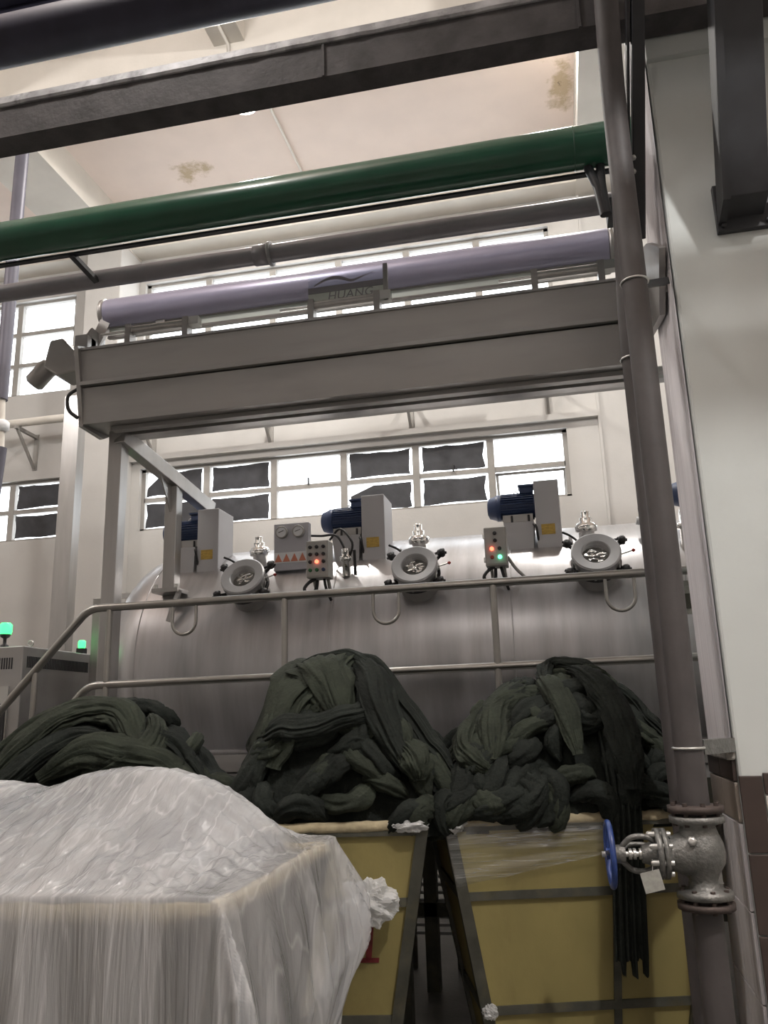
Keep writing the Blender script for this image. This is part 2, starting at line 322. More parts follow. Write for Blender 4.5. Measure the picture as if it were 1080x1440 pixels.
covered = {('window_1', 0, 0): 3, ('window_1', 1, 0): 0, ('window_1', 3, 0): 0, ('window_1', 4, 0): 0, ('window_1', 0, 1): 0, ('window_1', 1, 1): 0, ('window_1', 3, 1): 2, ('window_1', 4, 1): 0,
           ('window_2', 2, 0): 0, ('window_2', 2, 1): 0, ('window_2', 0, 1): 0, ('window_5', 0, 0): 0, ('window_5', 1, 1): 0, ('window_5', 0, 1): 0}
wl = {'window_1': 'six bay steel window, most panes hung with black sheets', 'window_2': 'steel window with black sheets between the pilaster and the drop pipe', 'window_3': 'bright upper window of three rows above the roller hood',
      'window_4': 'bright upper window beside the hanging drop pipe', 'window_5': 'window half hidden behind the concrete column', 'window_6': 'upper window hidden behind the concrete column'}
for (nm, x0, x1, z0, z1, nc, nr) in win:
    t = thing(nm, wl[nm], 'window', (.5*(x0+x1), YB+.1, z0), kind='structure')
    yf0, yf1 = YB+.06, YB+.12; fw = .05
    fr = MB(); fr.bx(x0, x1, yf0, yf1, z0, z0+fw*.7); fr.bx(x0, x1, yf0, yf1, z1-fw*.7, z1); fr.bx(x0, x0+fw, yf0, yf1, z0, z1); fr.bx(x1-fw, x1, yf0, yf1, z0, z1)
    fr.build('window_frame', 'frame', t)
    cw = (x1-x0)/nc; rh = (z1-z0)/nr
    for c in range(1, nc): MB().bx(x0+c*cw-.04, x0+c*cw+.04, yf0-.01, yf1, z0+.03, z1-.03).build('mullion', 'frame', t)
    for r in range(1, nr): MB().bx(x0+.04, x1-.04, yf0, yf1-.01, z0+r*rh-.028, z0+r*rh+.028).build('transom', 'frame', t)
    for c in range(nc):
        for r in range(nr):
            a, b = x0+c*cw+.04, x0+(c+1)*cw-.04; d, e = z0+(nr-1-r)*rh+.03, z0+(nr-r)*rh-.03
            if nm == 'window_1' and c == 5 and r == 1:      # tilted open vent
                mt = Matrix.Translation((0, yf1+.01, e)) @ Matrix.Rotation(R(24), 4, 'X') @ Matrix.Translation((0, -yf1-.01, -e))
                p = MB(mt).bx(a, b, yf1, yf1+.008, d, e).build('pane', 'glass', t)
                s_ = MB(mt)
                for q in ((a, a+.03, d, e), (b-.03, b, d, e), (a, b, d, d+.03), (a, b, e-.03, e)): s_.bx(q[0], q[1], yf1-.005, yf1+.02, q[2], q[3])
                s_.build('sash', 'frame', p); continue
            p = MB().bx(a, b, yf1-.03, yf1-.024, d, e).build('pane', 'glass', t)
            if r == 0 and c % 2 == 0 and nm in ('window_1', 'window_3'): MB().bx((a+b)/2-.008, (a+b)/2+.008, yf0-.03, yf0+.02, d-.01, d+.07).build('stay', 'darkpart', p)
            if (nm, c, r) in covered:
                cut = covered[(nm, c, r)]; rr = random.Random(hash((c, r, len(nm), nc)) % 1000+c*7+r)
                pts = []
                ins = [.028, .014, .026, .016]
                cor = [(a+ins[0], d+ins[1]), (b-ins[2], d+ins[1]), (b-ins[2], e-ins[3]), (a+ins[0], e-ins[3])]
                for k in range(4):
                    p0 = Vector(cor[k]); p1 = Vector(cor[(k+1) % 4]); nn = 10
                    for q in range(nn):
                        tq = q/nn; pp = p0.lerp(p1, tq); off = .018*noise.noise((tq*3+k*5, c*3.1+rr.random()*.03, r*2.3))
                        nrm = Vector((-(p1-p0).y, (p1-p0).x)).normalized(); pp += nrm*(off+.012*math.sin(PI*tq))
                        pts.append(pp)
                if cut == 3: pts = [q for q in pts if not (q.x < a+.19 and q.y > e-.18)]
                if cut == 2: pts = [q for q in pts if not (q.x < a+.28 and q.y > e-.13)]
                MB().prism([(q.x, q.y) for q in pts], 'y', yf1-.05, yf1-.04).build('cover_sheet', 'coversheet', p)

# ceiling beams and columns
struct(MB().bx(XL, XR, 6.0, 6.32, 7.6, ZC).build('trim_2', 'beam'), 'ceiling beam running along the hall', 'beam')
struct(MB().bx(.6, 1.3, -6.9, YB, 7.6, ZC).build('trim_3', 'beam'), 'ceiling beam above the concrete column', 'beam')
struct(MB().bx(-5.74, -5.04, -6.9, YB, 7.6, ZC).build('trim_4', 'beam'), 'ceiling beam above the white pilaster', 'beam')
struct(MB().bx(-2.72, -2.42, -6.9, 6.0, 7.75, ZC).build('trim_5', 'beam'), 'narrow ceiling beam carrying the conduit', 'beam')
struct(MB().bx(XL, XR, 8.72, YB, 7.62, ZC).build('trim_6', 'beam'), 'ceiling edge beam over the upper windows', 'beam')
struct(MB().bx(-5.52, -5.04, 8.5, YB, 0, 7.6).build('trim_7', 'wall', bevel=.01), 'white painted pilaster between two windows', 'column')
struct(MB().bx(.60, .63, 8.97, YB, 0, 7.6).build('trim_8', 'wall'), 'slim plaster rib beside the end window', 'trim')
CX, CY0, CY1 = .60, 3.40, 3.98
colo = MB().bx(CX, 1.45, CY0, CY1, 0, 7.6).build('trim_9', 'column', bevel=.012); struct(colo, 'pale green grey painted concrete column beside the pipes', 'column')
# streaked render on the side of the column, vertical ridges
rows = []
for k in range(15):
    yy = CY0+.012+(CY1-CY0-.02)*k/14
    rows.append([(CX-.006-.012*max(0, noise.noise((yy*9, zz*.22, 4)))-.003*noise.noise((yy*30, zz*1.2, 1)), yy, zz) for zz in [1.46+3.6*q/40 for q in range(41)]])
mbs = MB().grid(rows); mbs.build('side_render', 'colside', colo)
struct(MB().bx(CX-.002, 2.6, CY0-.03, CY0+.3, 4.50, 5.25).build('trim_10', 'column'), 'tie beam above the column front', 'beam')
# tiled dado at the foot of the column
def tile(x0, x1, y0, y1, z0, z1, m_): return MB().bx(x0, x1, y0, y1, z0, z1).build('tile', m_, colo, bevel=.003)
for k in range(5):
    z1 = 1.365-.27*k; tile(CX-.002, CX+.078, CY0-.014, CY0-.001, z1-.265, z1, 'browntile')
for k in range(3):
    tile(CX+.082+.25*k, CX+.335+.25*k, CY0-.014, CY0-.001, 1.30, 1.375, 'browntile')
    for q in range(4): tile(CX+.082+.25*k, CX+.335+.25*k, CY0-.012, CY0-.001, 1.295-.33*(q+1)+.005, 1.295-.33*q, 'creamtile')
for k in range(2):
    ya = CY0+.02+.28*k; tile(CX-.016, CX-.001, ya, ya+.275, 1.345, 1.42, 'browntile'); tile(CX-.014, CX-.001, ya, ya+.275, 1.20, 1.34, 'beigetile')
    for q in range(4): tile(CX-.014, CX-.001, ya, ya+.275, 1.195-.3*(q+1)+.005, 1.195-.3*q, 'colside')
MB().bx(CX-.035, CX-.001, CY0+.0, CY1, 1.42, 1.455).build('ledge', 'mortar', colo, bevel=.008)

# ceiling conduit and round lamp
tag(MB().tube([(-2.57, y, 7.97-(.25 if y < 6 else 0)) for y in (1., 5.98)]+[(-2.57, 6.0, 7.57), (-2.57, 6.34, 7.57), (-2.57, 6.36, 7.97), (-2.57, 8.7, 7.97)], .016, 8).build('ceiling_conduit', 'beam'), 'thin cream conduit running across the ceiling', 'conduit')
t = thing('ceiling_lamp', 'round white lamp fixed under the stained ceiling', 'lamp', (-2.80, 6.94, 7.9))
MB().lathe([(.12, .1), (.16, .09), (.17, .03), (.15, 0)], (-2.8, 6.94, 7.9), (0, 0, 1)).build('housing', 'white', t)
MB().lathe([(.145, 0), (.12, -.02), (.05, -.03)], (-2.8, 6.94, 7.9), (0, 0, 1)).build('diffuser', 'lampface', t)
lamp('over_vessel_light', (-2.8, 6.94, 7.84), 150, .3, (1, .96, .9), 'AREA')
lamp('over_vessel_light', (.3, 6.6, 7.84), 115, .3, (1, .96, .9), 'AREA')  # added light without a fixture, brightens the vessel top

# wall brackets and their pipe
for x, wh in ((-6.4, 'between the drop pipe and the white pilaster'), (-4.75, 'hidden behind the tall stainless duct'), (-3.22, 'over the sheeted panes beside the bright ones'), (-1.50, 'over two sheeted panes in mid wall'), (.07, 'over the end pane with the open vent')):
    t = thing('wall_bracket', 'steel triangle bracket on the wall '+wh, 'bracket', (x, YB, 4.85), 'triangle brackets on the back wall')
    MB().bar((x, 9.0, 5.28), (x, 8.55, 5.28), .04, .04).build('arm', 'frame', t)
    MB().bar((x, 8.98, 4.86), (x, 8.6, 5.26), .03, .03).build('brace', 'frame', t)
    MB().bx(x-.03, x+.03, 8.985, 9.0, 4.84, 5.32).build('mounting_plate', 'frame', t)
tag(MB().cyl((-8.8, 8.62, 5.35), (-.5, 8.62, 5.35), .05).build('wall_pipe', 'beam'), 'painted pipe lying on the wall brackets', 'pipe')

# ------------------------------------------------------------------ overhead pipes and beams
def ring_joint(mb, x, y, z, r, wd): mb.lathe([(r, -wd/2), (r*1.14, -wd/2), (r*1.14, wd/2), (r, wd/2)], (x, y, z), (1, 0, 0), 24)
t = thing('green_pipe', 'thick glossy dark green pipe spanning under the ceiling', 'pipe', (-1.5, 4.3, 4.78))
MB().cyl((-5.6, 4.3, 4.78), (2.2, 4.3, 4.78), .122, 40).build('pipe', 'green', t)
jb = MB(); jb.torus((.30, 4.3, 4.78), (1, 0, 0), .1225, .003, n=40); jb.build('weld_seam', 'green', t)
t = thing('pipe_support', 'slim dark angle bar with struts carrying the green pipe', 'support', (-1.5, 4.34, 4.6))
MB().prism([(4.35, 4.640), (4.385, 4.640), (4.385, 4.675), (4.378, 4.675), (4.378, 4.647), (4.35, 4.647)], 'x', -5.6, 2.2).build('angle_bar', 'black', t)
MB().bar((-2.95, 4.36, 4.645), (-2.89, 4.58, 4.56), .04, .03).build('strut', 'black', t)
for dx in (.0, .07):
    MB().tube(bend([(.37+dx, 4.32, 4.66), (.41+dx*.3, 4.28, 4.50), (.43+dx*.2, 4.26, 4.30)], .05), .026, 10).build('hanger', 'black', t)
t = thing('grey_pipe', 'grey pipe with a coupling above the roller', 'pipe', (-1.5, 4.62, 4.6))
MB().cyl((-5.6, 4.62, 4.60), (2.2, 4.62, 4.60), .06, 28).build('pipe', 'greypipe', t)
c_ = MB(); ring_joint(c_, -1.72, 4.62, 4.60, .06, .10); c_.build('coupling', 'greypipe', t)
c_ = MB(); ring_joint(c_, -1.66, 4.62, 4.60, .07, .02); c_.build('coupling_ring', 'greylip', t)
tag(MB().bx(.46, 2.0, 4.36, 4.5, 4.36, 4.47).build('duct_end', 'black'), 'short black duct behind the concrete column', 'duct')

t = thing('galvanised_beam', 'dirty grey galvanised channel beam crossing below the ceiling', 'beam', (-1, 3.28, 4.63))
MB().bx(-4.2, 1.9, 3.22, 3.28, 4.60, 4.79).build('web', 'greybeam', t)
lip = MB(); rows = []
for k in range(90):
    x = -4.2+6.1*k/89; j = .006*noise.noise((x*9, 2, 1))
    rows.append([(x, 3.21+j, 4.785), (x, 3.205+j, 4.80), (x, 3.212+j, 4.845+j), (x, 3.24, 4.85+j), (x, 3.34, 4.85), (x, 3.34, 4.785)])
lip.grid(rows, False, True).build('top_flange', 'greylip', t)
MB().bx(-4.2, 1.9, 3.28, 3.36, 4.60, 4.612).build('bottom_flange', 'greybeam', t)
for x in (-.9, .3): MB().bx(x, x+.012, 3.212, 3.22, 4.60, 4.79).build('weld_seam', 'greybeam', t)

# unseen pipes and tray added overhead to cast shadow bands on the column
for y_, z_, rr_, m_, lb_ in ((1.85, 4.92, .06, 'greypipe', 'slim grey pipe added overhead to shade the column'), (1.45, 5.10, .085, 'greypipe', 'thick grey pipe added overhead to shade the column')):
    tag(MB().cyl((-4.6, y_, z_), (3.2, y_, z_), rr_, 24).build('shade_pipe', m_), lb_, 'pipe', 'added shadow casting pipes')
t = thing('shade_tray', 'deep steel tray added overhead to shade the column top', 'shade tray', (-.7, 2.2, 5.0))
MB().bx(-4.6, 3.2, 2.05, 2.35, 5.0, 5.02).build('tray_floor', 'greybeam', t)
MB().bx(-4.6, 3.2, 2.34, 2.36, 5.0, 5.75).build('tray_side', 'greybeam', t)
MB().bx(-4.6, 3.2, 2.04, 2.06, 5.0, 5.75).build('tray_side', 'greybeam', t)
tag(MB().cyl((-4.6, 3.22, 5.21), (1.9, 3.22, 5.21), .125, 40).build('navy_pipe', 'navy'), 'thick dark navy pipe crossing closest to the ceiling', 'pipe')
t = thing('navy_channel', 'navy steel channel with a pale strip above the navy pipe', 'beam', (-1.5, 3.4, 5.35))
MB().bx(-4.6, 1.9, 3.40, 3.46, 5.30, 5.66).build('web', 'navy', t)
MB().bx(-4.6, -1.95, 3.385, 3.40, 5.475, 5.55).build('pale_strip', 'greylip', t)
MB().bx(-4.6, 1.9, 3.34, 3.46, 5.655, 5.67).build('top_flange', 'navy', t)

# dark struts fixed to the column
t = thing('steel_strut', 'black steel strut with a base plate bolted to the column face', 'strut', (.90, 3.39, 3.55))
MB().hexa([(.815, 3.37, 3.63), (.985, 3.37, 3.63), (.985, 3.25, 3.66), (.815, 3.25, 3.66)], [(.815, 2.78, 5.0), (.985, 2.78, 5.0), (.985, 2.66, 5.0), (.815, 2.66, 5.0)]).build('web', 'black', t, bevel=.004)
MB().hexa([(.80, 3.395, 3.60), (.83, 3.395, 3.60), (.83, 3.235, 3.64), (.80, 3.235, 3.64)], [(.80, 2.80, 5.0), (.83, 2.80, 5.0), (.83, 2.64, 5.0), (.80, 2.64, 5.0)]).build('flange', 'black', t)
MB().bx(.795, 1.02, 3.37, 3.40, 3.575, 3.80).build('base_plate', 'black', t, bevel=.003)
for x in (.82, .995):
    for z in (3.60, 3.775): MB().lathe([(.012, 0), (.012, .012), (.006, .014)], (x, 3.37, z), (0, -1, 0), 6).build('bolt', 'black', t)
MB().bar((1.0, 3.30, 3.70), (1.5, 3.33, 3.72), .04, .05).build('side_arm', 'black', t)
t = thing('knee_brace', 'black knee brace rising beside the brown pipes', 'brace', (.50, 3.65, 3.72))
MB().bar((.505, 3.62, 3.74), (.555, 3.05, 4.75), .07, .055, up=(1, 0, 0)).build('bar', 'black', t, bevel=.004)
MB().bar((.462, 3.62, 3.76), (.514, 3.05, 4.77), .075, .012, up=(1, 0, 0)).build('edge_flange', 'black', t)
for z in (.35, .40): MB().lathe([(.012, 0), (.012, .012), (.005, .016)], Vector((.50, 3.62, 3.74)).lerp(Vector((.55, 3.05, 4.75)), z-.1)+Vector((-.02, -.04, -.02)), (-.3, -1, 0), 6).build('bolt', 'bolt', t)

# brown steam pipes
t = thing('steam_pipe', 'brown primed steam pipe in front of the column with bolted flanges', 'pipe', (.41, 3.2, 0))
MB().tube(bend([(.41, 3.2, 1.25), (.41, 3.2, 3.98), (.405, 3.13, 4.25), (.405, 2.78, 5.2)], .12), .050, 24).build('upper_pipe', 'brownpipe', t)
MB().cyl((.41, 3.2, 0), (.41, 3.2, .995), .050, 24).build('lower_pipe', 'brownpipe', t)
MB().lathe([(.052, .02), (.094, .018), (.094, -.004), (.05, -.004)], (.41, 3.2, 1.266), (0, 0, 1)).build('flange', 'flange', t)
MB().lathe([(.052, -.02), (.094, -.018), (.094, .002), (.05, .002)], (.41, 3.2, .972), (0, 0, 1)).build('flange', 'flange', t)
for z, y in ((3.30, 3.2), (1.475, 3.2)):
    MB().torus((.41, y, z), (0, 0, 1), .053, .005).build('u_bolt', 'bolt', t)
MB().bar((.45, 3.25, 1.475), (.585, 3.42, 1.475), .05, .05).build('clamp_arm', 'cast', t)
MB().bar((.45, 3.23, 3.30), (.575, 3.45, 3.42), .025, .03).build('clamp_arm', 'black', t)
t = thing('rear_pipe', 'slimmer brown pipe standing just behind the steam pipe', 'pipe', (.405, 3.5, 0))
MB().tube(bend([(.395, 3.42, 0), (.395, 3.42, 3.25), (.43, 3.40, 3.9), (.43, 3.28, 4.45), (.43, 2.95, 5.2)], .2), .045, 20).build('pipe', 'brownpipe', t)
MB().torus((.395, 3.42, 3.06), (0, 0, 1), .048, .005).build('u_bolt', 'bolt', t)

# the end bracket plate on the column side, part of the roller hood (built below)

# ------------------------------------------------------------------ gate valve
vx, vy, vz = .41, 3.2, 1.118
t = thing('gate_valve', 'silver cast valve with blue handwheel between two pipe flanges', 'valve', (vx, vy, .99))
b = MB()
b.lathe([(.050, -.132), (.092, -.130), (.092, -.108), (.052, -.100), (.047, -.075), (.058, -.05), (.078, -.02), (.083, .01), (.078, .045), (.066, .075), (.058, .10), (.092, .112), (.092, .132), (.05, .134)], (vx, vy, vz), (0, 0, 1), 36)
b.build('body', 'cast', t)
MB().lathe([(.075, 0), (.068, .035), (.056, .065), (.054, .075), (.072, .078), (.072, .080)], (vx-.03, vy-.005, vz+.01), (-1, -.06, 0), 30).build('bonnet_neck', 'cast', t)
ax = Vector((-1, -.06, 0)).normalized(); vo = Vector((vx-.03, vy-.005, vz+.01))
for a, bb in ((.082, .098), (.102, .120)): MB().lathe([(.05, a), (.083, a), (.083, bb), (.05, bb)], vo, ax, 30).build('bonnet_flange', 'cast', t)
for k in range(8):
    an = 2*PI*k/8+.3; pp = vo+Vector((0, math.cos(an), math.sin(an)))*.068
    MB().lathe([(.010, .066), (.010, .136), (.006, .142)], pp, ax, 6).build('bonnet_bolt', 'bolt', t)
for k in range(8):
    an = 2*PI*k/8+.2
    MB().lathe([(.009, -.172), (.009, -.10)], (vx+.076*math.cos(an), vy+.076*math.sin(an), vz), (0, 0, 1), 6).build('flange_bolt', 'flange', t)
    MB().lathe([(.009, .10), (.009, .178)], (vx+.076*math.cos(an), vy+.076*math.sin(an), vz), (0, 0, 1), 6).build('flange_bolt', 'flange', t)
MB().lathe([(.045, .12), (.034, .15), (.030, .165)], vo, ax, 20).build('gland', 'cast', t)
for sgn in (1, -1):      # the two yoke arms
    pts = [vo+ax*q+Vector((0, -.35*sgn, .94*sgn))*h for q, h in ((.12, .040), (.14, .058), (.17, .064), (.20, .058), (.225, .035), (.235, .02))]
    MB().tube(spline(pts, 5), .0095, 8).build('yoke_arm', 'cast', t)
pts = [vo+ax*q+Vector((0, .9, .42))*h for q, h in ((.13, .05), (.17, .058), (.205, .055), (.225, .03))]
MB().tube(spline(pts, 5), .008, 8).build('yoke_arm', 'cast', t)
MB().lathe([(.030, .222), (.032, .228), (.030, .255), (.022, .262)], vo, ax, 20).build('yoke_nut', 'cast', t)
MB().lathe([(.010, .10), (.010, .30)], vo, ax, 12).build('stem', 'bolt', t)
for q in (.165, .185, .2): MB().lathe([(.02, q), (.02, q+.009)], vo, ax, 6).build('gland_nut', 'bolt', t)
MB().lathe([(.006, 0), (.016, .002), (.016, .02), (.006, .022)], vo+Vector((.0, -.06, .045)), (-.2, -1, .3), 6).build('drain_plug', 'bolt', t)
wc = vo+ax*.272
wm = MB().torus(wc, ax, .104, .0105, n=36, k=10)
hwheel = wm.build('handwheel', 'wheelblue', t)
sp = MB(); sp.lathe([(.022, -.014), (.024, 0), (.022, .014)], wc, ax, 16)
for k in range(5):
    an = 2*PI*k/5+.4; sp.tube([wc, wc+Vector((0, math.cos(an), math.sin(an)))*.052+ax*.01, wc+Vector((0, math.cos(an), math.sin(an)))*.103], [.010, .008, .007], 8)
sp.build('spokes', 'wheelblue', hwheel)
tg = MB(Matrix.Translation((.235, 3.11, 1.055)) @ Matrix.Rotation(R(-12), 4, 'Y') @ Matrix.Rotation(R(8), 4, 'Z')).bx(-.033, .033, -.001, .001, -.035, .03)
tg.build('paper_tag', 'paper', t)
MB().tube([(.24, 3.115, 1.085), (.245, 3.15, 1.115)], .0015, 6).build('tag_wire', 'bolt', t)

# ------------------------------------------------------------------ dyeing vessel
TY, TZ, TR = 6.5, 2.0, 1.0
def shell(X, th, h=0): return Vector((X, TY-(TR+h)*math.cos(th), TZ+(TR+h)*math.sin(th)))
vs = thing('dyeing_vessel', 'long stainless steel horizontal dyeing vessel with round sight doors', 'dyeing machine', (-.5, TY, 0))
prof = []
for k in range(13):
    a = PI/2*k/12; prof.append((TR*math.sin(a)**.9 if k else 0, -3.0-.52*math.cos(a)))
for X in (-2.4, -1.2, 0, 1.2, 2.4): prof.append((TR, X))
MB().lathe(prof, (0, TY, TZ), (1, 0, 0), 96).build('shell', 'tank', vs)
for X in (-3.0, -1.55, -.30, .95): MB().torus((X, TY, TZ), (1, 0, 0), TR, .004, n=96, k=6).build('weld_seam', 'tank', vs)
MB().bx(-3.3, 2.4, 5.72, 5.78, 1.415, 1.545).build('base_panel', 'hood', vs)
MB().bx(-3.3, 2.4, 5.66, 5.72, 1.29, 1.405).build('base_panel', 'hood', vs)
for x in (-2.8, -.5, 1.8): MB().bx(x-.1, x+.1, 5.9, 7.1, 0, 1.3).build('saddle', 'hood', vs)
TH = R(30.2)
def door(X, i):
    c = shell(X, TH); nrm = Vector((0, -math.cos(TH), math.sin(TH))); up = Vector((0, math.sin(TH), math.cos(TH))); rt = Vector((1, 0, 0))
    def at(a, b_, h): return c+rt*a+up*b_+nrm*h
    dr = MB().lathe([(.135, -.08), (.135, .17), (.150, .17), (.150, .19), (.13, .195)], c, nrm, 36).build('sight_door', 'hood', vs)
    rg = MB(); rows = []
    for (rr, h) in [(.088, .185), (.088, .228), (.094, .235), (.150, .240), (.160, .232), (.160, .20), (.150, .195)]:
        rows.append([at(rr*math.cos(2*PI*j/40), rr*math.sin(2*PI*j/40), h) for j in range(40)])
    rg.grid(rows, True, True); o = rg.build('cover_ring', 'ringgrey', dr); 
    for p in o.data.polygons: p.use_smooth = False
    # glass with the pale cloth circulating behind it
    gm = []
    for k in range(9):
        rr = .09*k/8
        gm.append([at(max(rr, .001)*math.cos(2*PI*j/32), rr*math.sin(2*PI*j/32), .200+.006*noise.noise((rr*math.cos(2*PI*j/32)*25, rr*math.sin(2*PI*j/32)*70+i, 2))) for j in range(32)])
    MB().grid(gm, True, True).build('sight_glass', 'chrome', dr)
    for k, an in enumerate((R(35), R(145), R(215), R(325))):
        a, b_ = .155*math.cos(an), .155*math.sin(an); a2, b2 = .215*math.cos(an), .215*math.sin(an)
        MB().tube([at(a, b_, .15), at(a2, b2, .18)], .012, 8).build('clamp_arm', 'darkpart', dr)
        kn = MB()
        kn.lathe([(.012, -.03), (.024, -.02), (.028, 0), (.024, .02), (.01, .028)], at(a2, b2, .19), nrm, 10)
        for q in range(5):
            aq = 2*PI*q/5; kn.tube([at(a2, b2, .19), at(a2+.034*math.cos(aq), b2+.034*math.sin(aq), .19)], .010, 6)
        kn.build('clamp_knob', 'darkpart', dr)
    for k in range(10):
        an = 2*PI*k/10+.2
        MB().lathe([(.011, .13), (.011, .205)], at(.150*math.cos(an), .150*math.sin(an), 0), nrm, 6).build('ring_bolt', 'bolt', dr)
    MB().tube([at(.16, -.005, .2), at(.225, .005, .215)], .005, 6).build('latch_rod', 'bolt', dr)
    MB().lathe([(.004, -.012), (.013, 0), (.004, .012)], at(.235, .006, .217), rt, 8).build('latch_ball', 'redbtn', dr)
    MB().torus(at(0, .0, .12), nrm, .152, .012).build('clamp_band', 'darkpart', dr)
    # turret above the door
    tc = shell(X-.03, R(52)); tu = Vector((0, -.25, 1)).normalized()
    MB().lathe([(.055, -.1), (.055, .06), (.075, .065), (.078, .10), (.060, .125), (.040, .13), (.042, .16), (.028, .165), (.028, .205), (.02, .21)], tc, tu, 24).build('spray_turret', 'chrome', dr)
    MB().tube(spline([at(-.06, .16, .1), at(-.14, .21, .16), at(-.2, .22, .2)], 5), .008, 8).build('hose', 'darkpart', dr)
    MB().tube(spline([at(.02, .19, .05), at(.12, .22, .08), at(.17, .18, .14)], 5), .009, 8).build('hose', 'darkpart', dr)
    MB().bar(at(-.13, .22, .02), at(-.15, .30, .06), .02, .02).build('lever', 'white', dr)
for i, X in enumerate((-2.155, -.925, .268)): door(X, i)
# dye stains: small fittings on the right end
MB().tube(spline([(.66, 5.95, 2.88), (.62, 5.94, 3.0), (.66, 5.95, 3.15), (.75, 6.0, 3.22)], 6), .014, 8).build('hose', 'darkpart', vs)
MB().tube(bend([(.68, 5.9, 2.75), (.68, 5.86, 2.88), (.58, 5.86, 2.90)], .04), .028, 12).build('elbow_fitting', 'white', vs)
MB().lathe([(.05, 0), (.05, .12), (.075, .13), (.075, .16), (.05, .17), (.045, .26)], (.90, 5.8, 2.68), (0, -.1, 1), 20).build('spray_turret', 'chrome', vs)

# motor drives on the vessel
def drive(x, label):
    y0, y1 = 5.84, 6.14
    t = thing('motor_drive', label, 'motor', (x, 6.0, 2.75), 'motor drives on the vessel')
    MB().bx(x, x+.175, y0, y1, 2.74, 3.245).build('belt_cover', 'cover', t, bevel=.006)
    s_ = MB().bx(x+.035, x+.13, y0-.003, y0+.001, 2.845, 2.92).build('sticker', 'sticker', t)
    mo = MB().lathe([(.05, -.345), (.075, -.335), (.092, -.285), (.098, -.28), (.098, -.25)], (x, 6.0, 3.10), (1, 0, 0), 28).build('fan_cowl', 'motor', t)
    MB().lathe([(.05, -.347), (.05, -.343)], (x, 6.0, 3.10), (1, 0, 0), 20).build('fan_grille', 'darkpart', mo)
    bd = MB().cyl((x-.26, 6.0, 3.10), (x+.001, 6.0, 3.10), .088, 32).build('motor_body', 'motor', t)
    fn = MB()
    for k in range(30):
        a = 2*PI*k/30; d = Vector((0, math.cos(a), math.sin(a)))
        fn.bar(Vector((x-.245, 6, 3.10))+d*.092, Vector((x-.01, 6, 3.10))+d*.092, .004, .018, up=d)
    fn.build('cooling_fins', 'motor', bd)
    MB().bx(x-.105, x-.008, 5.94, 6.06, 3.185, 3.235).build('terminal_box', 'motor', bd, bevel=.004)
    MB().bx(x-.115, x, 5.93, 6.07, 3.235, 3.25).build('terminal_lid', 'motor', bd)
    MB().torus((x-.135, 6.0, 3.205), (0, 1, 0), .013, .004, n=14).build('lifting_eye', 'bolt', bd)
    MB().bx(x-.235, x-.02, 5.90, 6.10, 2.965, 3.02).build('motor_feet', 'hood', t)
    for dx in (-.17, -.05): MB().cyl((x+dx, 5.895, 2.94), (x+dx, 5.895, 3.01), .008, 8).build('foot_bolt', 'darkpart', t)
    MB().hexa([(x-.20, 5.84, 2.72), (x-.03, 5.84, 2.72), (x-.03, 6.12, 2.80), (x-.20, 6.12, 2.80)], [(x-.23, 5.84, 2.95), (x-.015, 5.84, 2.95), (x-.015, 6.12, 2.965), (x-.23, 6.12, 2.965)]).build('pedestal', 'cover', t)
    MB().tube(spline([(x-.02, 5.85, 2.93), (x+.0, 5.82, 2.90), (x+.01, 5.85, 2.80)], 5), .009, 8).build('cable', 'darkpart', t)
drive(-.105, 'blue motor drive with grey cover beside the two-lamp control box')
drive(-1.38, 'blue motor drive with grey cover between gauge panel and middle sight door')
drive(-2.69, 'blue motor drive with grey cover behind the steel frame post')
drive(1.19, 'blue motor drive half hidden behind the concrete column')

# gauge panel
t = thing('gauge_panel', 'grey panel with two round pressure gauges and warning triangles', 'gauge panel', (-1.9, 5.78, 2.7))
MB().bx(-2.035, -1.765, 5.755, 5.82, 2.70, 3.055).build('panel', 'panelgrey', t, bevel=.004)
for x in (-1.967, -1.838):
    g = MB().lathe([(.04, 0), (.045, .004), (.045, .035), (.040, .038), (.038, .03)], (x, 5.757, 2.985), (0, -1, 0), 24).build('gauge', 'boxgrey', t)
    MB().lathe([(.037, .03), (.037, .032)], (x, 5.757, 2.985), (0, -1, 0), 24).build('dial', 'white', g)
    MB().bar((x-.022, 5.723, 2.982), (x+.018, 5.723, 2.996), .003, .004).build('needle', 'darkpart', g)
MB().bx(-2.03, -1.77, 5.752, 5.7555, 2.755, 2.835).build('label_strip', 'white', t)
for k in range(4):
    x = -1.998+.062*k; MB().prism([(x-.028, 2.765), (x+.028, 2.765), (x, 2.825)], 'y', 5.749, 5.7525).build('warning_triangle', 'warn', t)

